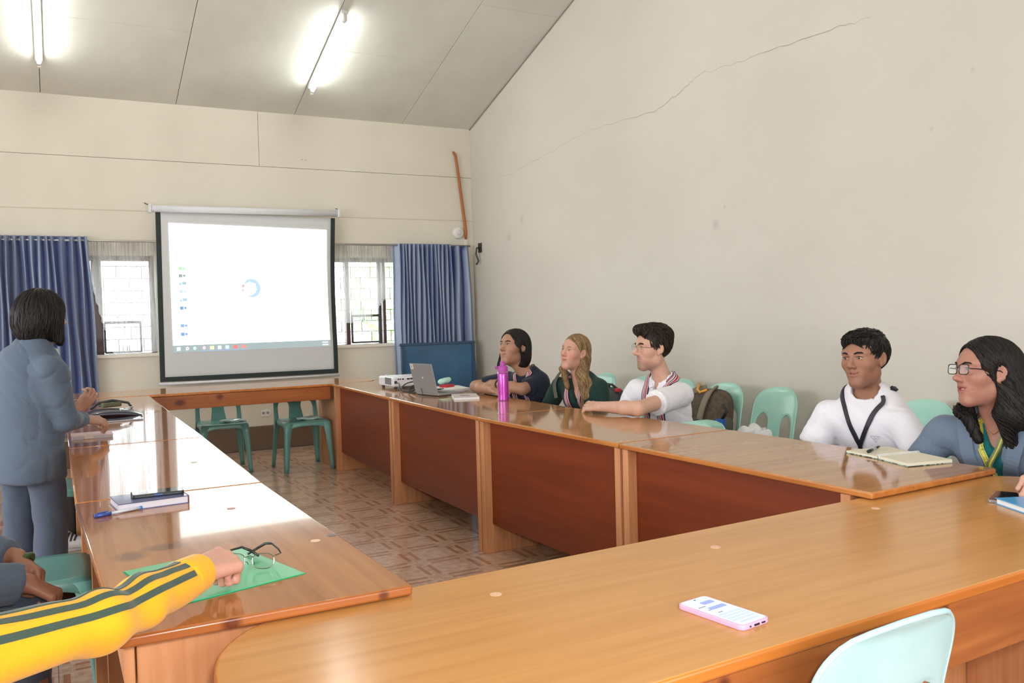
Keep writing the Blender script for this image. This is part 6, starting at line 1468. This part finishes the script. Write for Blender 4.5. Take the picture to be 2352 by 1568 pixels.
# ---------- woman in blue-grey blazer, glasses, long black hair
J=seated(3.27,1.99,(-.95,.30),0,neck=(3.13,2.00,.93),shL=(3.165,1.82,.875),shR=(3.085,2.185,.875),elL=(3.15,1.74,.65),wrL=(3.02,1.90,.60),elR=(3.03,2.27,.70),wrR=(2.98,2.10,.62),
   hc=(3.055,2.00,1.085),hf=(-.90,.40,.10),hu=(.06,.03,1))
t=person(J,(.42,.205,.150),'seated woman in blue-grey blazer and black glasses, long black hair, right edge',sc=1.04,male=False,smile=.3,mouth=.005,lip=(.30,.035,.045),build=1.0,bust=.035,blush=.15,chin=.8,nose=.85,wide=1.02,gaze=(0,1,.1),
   hands=[dict(wr=(3.02,1.90,.60),d=(-.8,.6,0),nb=(0,0,1),side=-1,sc=.9),dict(wr=(2.98,2.10,.62),d=(-.8,-.6,0),nb=(0,0,1),side=1,sc=.9)],teeth_on=True)
b1=Sdf(); J['torso'](b1,.004,.04); nk=V3(*J['neck']); b1.ell(nk+J['upv']*.02+J['dep']*.015,(.07,.07,.05),None,.006,'s')
a=proj_sdf_front(b1,J,0,1.04)+J['dep']*.01; b_=proj_sdf_front(b1,J,0,.78); b1.cap(a,b_,.055,.010,.003,flat=J['dep'],fa=2.4,op='s'); sdf_mesh('blouse',b1,m_teal_s,t,.009)
shirt(J,t,m_blazer,name='blazer',e=.018,sleeve=1.85,rs=(.068,.062),seed=11,neckcut=(.075,.05),vcut=(1.04,.062,.40,.020),fold=.005)
tp=tpf(J)
for q in (-1,1):
    ribbon('lapel',J['shirt'],[tp(q*.065,-.03,1.05),tp(q*.092,.03,.98),tp(q*.088,.10,.84),tp(q*.070,.14,.68),tp(q*.035,.15,.48)],.052,.004,m_blazer,t,.006,n=7)
lny=mat('lanyard_gold',(.55,.50,.06),.5); lnt=mat('lanyard_text',(.08,.12,.03),.6); lng=mat('lanyard_olive',(.14,.17,.07),.5)
ribbon('lanyard',b1,[tp(.045,.05,.98),tp(.040,.12,.86),tp(.022,.14,.70),tp(.010,.15,.54)],.020,.0012,[lny,lnt],t,.010,mats=[(0,.18,0),(.18,.25,1),(.25,.75,0),(.75,.82,1),(.82,1,0)])
ribbon('lanyard',b1,[tp(-.055,.07,.95),tp(-.020,.13,.80),(tp(.012,.15,.66)),tp(.014,.15,.54)],.020,.0012,[lng,lny],t,.014,mats=[(0,.3,0),(.3,.6,1),(.6,1,0)])
# lettering along the gold strap: short dark block capitals
LET={'S':[((1,1),(0,1),(0,.5),(1,.5),(1,0),(0,0))],'T':[((0,1),(1,1)),((.5,1),(.5,0))],'A':[((0,0),(.5,1),(1,0)),((.25,.45),(.75,.45))],'E':[((1,1),(0,1),(0,0),(1,0)),((0,.5),(.8,.5))],'U':[((0,1),(0,0),(1,0),(1,1))],'N':[((0,0),(0,1),(1,0),(1,1))]}
def strap_text(txt,path,sdf,w,hgt,rise):
    b=MB(); L=len(txt); off=np.array(parent_off(t))
    for i,ch in enumerate(txt):
        f=(i+.1)/L; p=path(f); g=sgrad(sdf,p); p=p-g*_psdf(sdf,p); p2=path(f+.02); tg=nrm(p2-path(f)); sd=nrm(np.cross(tg,g))
        for st_ in LET.get(ch,[]): b.tube([tuple(p+tg*(x*w)+sd*((.5-y)*hgt)+g*rise-off) for x,y in st_],.0007,4)
    return b.ob('lanyard_text',lnt,t,world=False)
pth=lambda f:(tp(.042,.10,.93)*(1-f)+tp(.020,.145,.66)*f)
strap_text('STATE UN',pth,b1,.0065,.011,.0118)
pd=proj_sdf(b1,tp(.012,.25,.50),-J['dep'])+J['dep']*.018; offp=np.array(parent_off(t))
MB().box(-.012,.012,-.002,.002,-.026,.026).ob('id_tag',mat('tag_pale',(.70,.66,.20),.3,coat=.5),t,world=False).location=tuple(pd-offp)
# necklace
s=J['skin']; MB().tube([tuple(p-offp) for p in [proj_sdf(s,tp(.045,.2,1.02),-J['dep'])+J['dep']*.004,proj_sdf(s,tp(.03,.2,.93),-J['dep'])+J['dep']*.004,proj_sdf(s,tp(0,.2,.88),-J['dep'])+J['dep']*.004,proj_sdf(s,tp(-.03,.2,.93),-J['dep'])+J['dep']*.004,proj_sdf(s,tp(-.05,.2,1.02),-J['dep'])+J['dep']*.004]],.0012,5).ob('necklace',mat('gold_dark',(.45,.28,.10),.3,metal=.8),t,world=False)
P,R,sc_h=J['P'],J['R'],J['sc']
s=hairbase(Sdf(),P,R,sc_h,(.086,.108,.096)); s.ell(P(0,-.06,-.02),np.array((.086,.072,.11))*sc_h,R,.04)
for (a,b_,c_,r1,r2,r3) in ((P(-.060,-.035,-.03),P(-.066,-.030,-.13),tp(-.075,.115,.70),.038,.034,.018),(P(-.060,-.065,-.03),P(-.085,-.075,-.14),tp(-.13,.02,.82),.045,.042,.030),(P(0,-.09,-.03),P(0,-.10,-.15),tp(0,-.12,.75),.055,.055,.05),(P(-.05,-.09,-.03),P(-.09,-.12,-.13),tp(-.17,-.09,.80),.04,.032,.018),(P(.066,-.005,-.03),P(.060,.030,-.135),tp(.045,.105,.86),.026,.028,.018)):
    s.cap(a,b_,r1*sc_h,r2,.025); s.cap(b_,c_,r2,r3,.02)
hcut(s,P,R,sc_h,(-.092,.000,.002),(.022,.018,.036)); hcut(s,P,R,sc_h,(.004,.090,-.006),(.078,.070,.096)); hcut(s,P,R,sc_h,(0,.058,-.076),(.095,.084,.088))
sdf_mesh('hair',s,m_hblack,t,.005,noise=strandnoise(J['hcv'],R,.0014,48,9)); strands(J,t,s,(m_hblack,m_hblack2),640,flow_part(),(.10,.20),seg=9,seed=5,zmin=-.16,r=.0010)
tint=glass_mat(); spectacles(P,R,sc_h,t,mat('frame_black',(.015,.013,.012),.3),.0265,.0175,.45,.0018,.103,tint,mat('frame_red',(.03,.010,.010),.3))
MB().lathe([(.0045,-.003),(.0048,.0),(.001,.003)],tuple(P(-.081,-.001,-.030)-np.array(parent_off(t))),12).ob('earring',mat('gold',(.75,.52,.18),.2,metal=1),t,world=False)

# ---------- standing woman in blue-grey suit, seen from behind
J=dict(pel=(-.11,4.70,.86),F=(.80,.60),neck=(-.075,4.70,1.255),shL=(-.195,4.86,1.195),shR=(.000,4.55,1.175),elL=(-.09,5.02,.97),wrL=(.105,5.12,.905),elR=(.045,4.58,.905),wrR=(.125,4.83,.880),
   knL=(-.16,4.80,.46),anL=(-.18,4.80,.09),knR=(-.03,4.66,.46),anR=(-.05,4.64,.09),hc=(-.030,4.715,1.395),hf=(.83,.56,-.05),hu=(0,0,1),trm=m_trous)
t=person(J,(.40,.22,.15),'standing woman in a blue-grey suit with a black bob, turned to the screen',nfine=2,sc=1.0,male=False,build=1.04,bust=.02,standing=True,mouth=0,lip=(.35,.10,.09),fine_head=.005,arm=.98,
   hands=[dict(wr=(.105,5.12,.905),d=(.72,.10,.68),nb=(.4,-.85,-.2),side=-1,curl=(.5,.7,.4),thumb=(.2,.2),sc=.95),dict(wr=(.125,4.83,.880),d=(.93,.30,-.15),nb=(-.15,-.45,.88),side=1,curl=(.45,.8,.5),thumb=(.3,.4),sc=.95)])
shirt(J,t,m_blazer_shaded,name='blazer',e=.014,sleeve=1.9,rs=(.064,.055),seed=4,neckcut=(.050,.03),fold=.009,h=.008,lo=-.2)
# jacket skirt below the waist
s=Sdf(); pel=V3(*J['pel']); s.cap(pel+V3(0,0,.27),pel+V3(0,0,.10),.158,.166,.03,flat=J['dep'],fa=.80); s.cap(pel+V3(0,0,.10),pel+V3(-.01,.0,-.20),.166,.190,.03,flat=J['dep'],fa=.80); s.half(pel+V3(0,0,-.235),(0,0,-1)); sdf_mesh('blazer_skirt',s,m_blazer_shaded,t,.009,noise=foldnoise(.006,3))
P,R,sc_h=J['P'],J['R'],J['sc']
s=hairbase(Sdf(),P,R,sc_h,(.092,.110,.098)); s.ell(P(0,-.030,-.025),np.array((.106,.112,.112))*sc_h,R,.04); s.cap(P(.082,.010,.01),P(.086,.026,-.110),.024,.022,.03); s.cap(P(-.082,.010,.01),P(-.086,.026,-.110),.024,.022,.03)
hcut(s,P,R,sc_h,(0,.098,-.016),(.074,.068,.094)); hcut(s,P,R,sc_h,(0,.090,-.10),(.070,.070,.07)); s.half(P(0,0,-.140),-R[:,2])
sdf_mesh('hair',s,m_hblack,t,.0055,noise=strandnoise(J['hcv'],R,.0012,52,2)); strands(J,t,s,(m_hblack,m_hblack2),520,flow_down(),(.08,.15),seed=6,zmin=-.10)
tp=tpf(J); off=np.array(parent_off(t))
w=V3(.138,4.845,.878); MB().tube([tuple(w+frame((.93,.30,-.15))@V3(.030*math.cos(a),0,.027*math.sin(a))-off) for a in [2*PI*k/16 for k in range(16)]],.0065,8,closed=True).ob('wristwatch_band',mat('watch_bronze',(.12,.10,.08),.35,metal=.5),t,smooth=True,world=False)
ribbon('lanyard',J['shirt'],[tp(-.04,.02,1.02),tp(-.03,.12,.86),tp(-.01,.15,.62),tp(0,.15,.45)],.014,.001,mat('lanyard_pale',(.60,.72,.60),.5),t,.004)
ribbon('lanyard',J['shirt'],[tp(.05,.0,1.03),tp(.055,.10,.88),tp(.04,.15,.62),tp(.03,.15,.45)],.014,.001,mat('lanyard_pale',(.60,.72,.60),.5),t,.004)
# the sneaker and dark bag standing beyond her
s=Sdf(); s.cap((.02,5.85,.055),(.13,5.80,.042),.050,.034,.03); s.cap((.0,5.86,.09),(.03,5.85,.07),.040,.045,.02); s.half((0,0,.012),(0,0,-1))
sn_=empty('sneaker',(.06,5.83,0),label='white sneaker with black stripes on the floor under the left row',cat='shoe'); sdf_mesh('upper',s,mat('canvas_white',(.62,.56,.55),.7),sn_,.007,smooth_it=1)
wbox('sole',-.035,.165,5.775,5.89,.0,.014,mat('sole_pale',(.5,.45,.42),.6),sn_,bevel=.006)
for k in range(3): ribbon('stripe',s,[(.035+k*.022,5.79,.06),(.045+k*.022,5.80,.095),(.055+k*.022,5.83,.105)],.010,.001,mat('stripe_black',(.02,.02,.03),.6),sn_,.001)
blob((.03,6.10,.17),(.10,.12,.17),sup=.6).ob('leg_stand_in',m_dg,smooth=True,label='dark charcoal bag standing on the floor behind the white sneaker',cat='bag')

# ---------- person seated at the left edge, blue-grey suit
J=seated(-.52,2.88,(1,0),0,neck=(-.47,2.90,.93),shL=(-.44,3.09,.875),shR=(-.44,2.71,.875),elL=(-.31,3.08,.70),wrL=(-.115,2.955,.665),elR=(-.33,2.74,.665),wrR=(-.085,2.815,.620),hc=(-.43,2.90,1.08),hf=(.9,.4,0),trm=m_trous)
t=person(J,(.30,.14,.085),'person in blue-grey seated at the left edge, sleeves and folded hands in view',nfine=2,male=False,sc=1.0,bust=.02,fine_head=.006,
   hands=[dict(wr=(-.085,2.815,.620),d=(.85,-.05,-.52),nb=(.45,-.1,.88),side=1,curl=(1.1,1.3,.8),thumb=(.3,.4),sc=.98),dict(wr=(-.115,2.955,.665),d=(.70,-.45,-.50),nb=(.4,.3,.85),side=-1,curl=(.8,1.0,.7),thumb=(.3,.4),sc=.98)])
shirt(J,t,m_blazer_shaded,name='blazer',e=.02,sleeve=1.92,rs=(.074,.070),seed=6,neckcut=(.07,.05),fold=.006)
P,R,sc_h=J['P'],J['R'],J['sc']; s=hairbase(Sdf(),P,R,sc_h,(.090,.108,.097)); s.ell(P(0,-.04,-.03),np.array((.095,.09,.10)),R,.04); hcut(s,P,R,sc_h,(0,.095,-.02),(.074,.068,.094)); s.half(P(0,0,-.12),-R[:,2]); sdf_mesh('hair',s,m_hblack,t,.008)
off=np.array(parent_off(t)); w=V3(-.095,2.945,.648); MB().tube([tuple(w+frame((.70,-.45,-.50))@V3(.031*math.cos(a),0,.028*math.sin(a))-off) for a in [2*PI*k/16 for k in range(16)]],.009,8,closed=True).ob('wristwatch_band',mat('watch_green',(.04,.09,.03),.4),t,smooth=True,world=False)

# ---------- person in the yellow jacket, right arm across the corner of the table
EL=(.055,1.60,.848); WR=(.252,1.865,.838)
J=seated(-.44,1.50,(1,.05),0,neck=(-.37,1.50,.96),shL=(-.36,1.69,.90),shR=(-.34,1.30,.90),elL=(-.22,1.80,.68),wrL=(-.12,1.62,.62),elR=EL,wrR=WR,hc=(-.34,1.50,1.12),hf=(.8,.6,0),trm=m_trous,drop=0)
t=person(J,(.62,.33,.25),'person in a yellow jacket, lower left, striped sleeve and fist in view',nfine=1,male=False,sc=1.0,fine_head=.007,fine_hand=.0026,arm=1.0,
   hands=[dict(wr=(.250,1.862,.840),d=(.78,.62,.03),nb=(.05,-.35,.93),side=1,curls=[(1.25,1.55,.9),(1.30,1.55,.9),(1.30,1.55,.9),(1.30,1.5,.9)],thumb=(.45,.55),sc=1.06,k=.005,spread=.03),dict(wr=(-.12,1.62,.62),d=(.9,0,-.2),nb=(0,0,1),side=-1)])
s=Sdf(); J['torso'](s,.022,.04); EL_,WR_=V3(*EL),V3(*WR); sh=V3(*J['shR']); dA=nrm(WR_-EL_)
s.cap(sh,EL_+V3(0,0,.004),.070,.044,.04); s.cap(EL_+V3(0,0,.004),EL_+dA*.12+V3(0,0,.0),.044,.045,.03); s.cap(EL_+dA*.12,WR_-dA*.060,.045,.041,.02); s.cap(J['shL'],J['elL'],.08,.065,.03); s.cap(J['elL'],J['wrL'],.065,.05,.03)
s.ell(V3(*J['neck'])+V3(0,0,.03),(.066,.066,.05),None,.008,'s'); J['slv']=s
def yfold(X,Y,Z):
    # creases gathered at the elbow and along the forearm
    u=(X-EL_[0])*dA[0]+(Y-EL_[1])*dA[1]+(Z-EL_[2])*dA[2]; v=(X-EL_[0])*dA[1]-(Y-EL_[1])*dA[0]
    return .0018*np.sin(u*52+9*v+2.0*np.sin(v*28+Z*20))*np.exp(-((u-.04)/.13)**2)+.0022*np.sin(u*30-v*50+1.5*np.sin(Z*60))
sdf_mesh('jacket',s,m_yel,t,.010,fine=[(np.array((-.12,1.42,.74)),np.array((.30,1.90,.96)),.0045)],noise=yfold)
class _N:  # sdf with folds for ribbons
    pass
def _fold_sdf(sdf,p): 
    return _psdf0(sdf,p)+ (float(yfold(p[0],p[1],p[2])) if sdf is J_SLV else 0)
_psdf0=_psdf; J_SLV=s; _psdf=_fold_sdf
c=Sdf(); c.cap(WR_-dA*.060,WR_-dA*.016,.0415,.0390,.006); c.cyl(WR_-dA*.058,WR_-dA*.004,.041,.0385,.004); sdf_mesh('cuff',c,m_yel,t,.0035,lo=WR_-.08,hi=WR_+.08)
upA=V3(0,0,1); sdA=nrm(np.cross(dA,upA)); 
def armpt(f,ang):
    # f: -1..0 upper arm, 0..1 forearm ; ang around the arm, 0 = top, positive toward the camera side
    if f<0: c0=EL_+(sh-EL_)*(-f); d_=nrm(EL_-sh)
    else: c0=EL_+(WR_-EL_)*f; d_=dA
    sd=nrm(np.cross(d_,upA)); up_=np.cross(sd,d_); return c0+(up_*math.cos(ang)+sd*math.sin(ang))*.045
for a in (-.15,.40,.95):
    path=[armpt(f,a+(.12*f if f>0 else 0)) for f in (-.95,-.7,-.45,-.2,0,.2,.4,.6,.76)]
    ribbon('sleeve_stripe',s,path,.0125,.0008,m_dkgr,t,.0014,n=8)
_psdf=_psdf0
P,R,sc_h=J['P'],J['R'],J['sc']; s=hairbase(Sdf(),P,R,sc_h,(.090,.108,.097)); hcut(s,P,R,sc_h,(0,.095,-.02),(.074,.068,.094)); hcut(s,P,R,sc_h,(0,.055,-.08),(.1,.08,.09)); sdf_mesh('hair',s,m_hblack,t,.008)

# ---------- person beyond the right edge, hand on the blue notebook
J=seated(3.16,1.02,(-.88,.45),0,neck=(3.08,1.08,.95),shL=(3.0,.90,.89),shR=(3.16,1.26,.89),elL=(2.85,.86,.70),wrL=(2.95,.98,.64),elR=(2.84,1.42,.835),wrR=(2.655,1.548,.826),hc=(3.03,1.10,1.11),hf=(-.8,.55,0))
t=person(J,(.60,.34,.25),'person just beyond the right edge, whose hand rests on the blue notebook',nfine=1,male=False,sc=1.0,fine_head=.007,fine_hand=.0028,
   hands=[dict(wr=(2.655,1.548,.826),d=(-.93,-.10,-.28),nb=(-.18,-.35,.92),side=1,curls=[(.55,.95,.6),(.65,1.05,.6),(.75,1.1,.6),(.8,1.1,.6)],thumb=(.25,.35),sc=.98,k=.004,spread=.10),dict(wr=(2.95,.98,.64),d=(-.9,.3,0),nb=(0,0,1),side=-1)])
shirt(J,t,m_blazer,name='blazer',e=.02,sleeve=1.55,rs=(.07,.062),seed=9,neckcut=(.07,.05))
P,R,sc_h=J['P'],J['R'],J['sc']; s=hairbase(Sdf(),P,R,sc_h,(.090,.108,.097)); s.ell(P(0,-.04,-.03),np.array((.095,.09,.10)),R,.04); hcut(s,P,R,sc_h,(0,.095,-.02),(.074,.068,.094)); s.half(P(0,0,-.12),-R[:,2]); sdf_mesh('hair',s,m_hblack,t,.008)
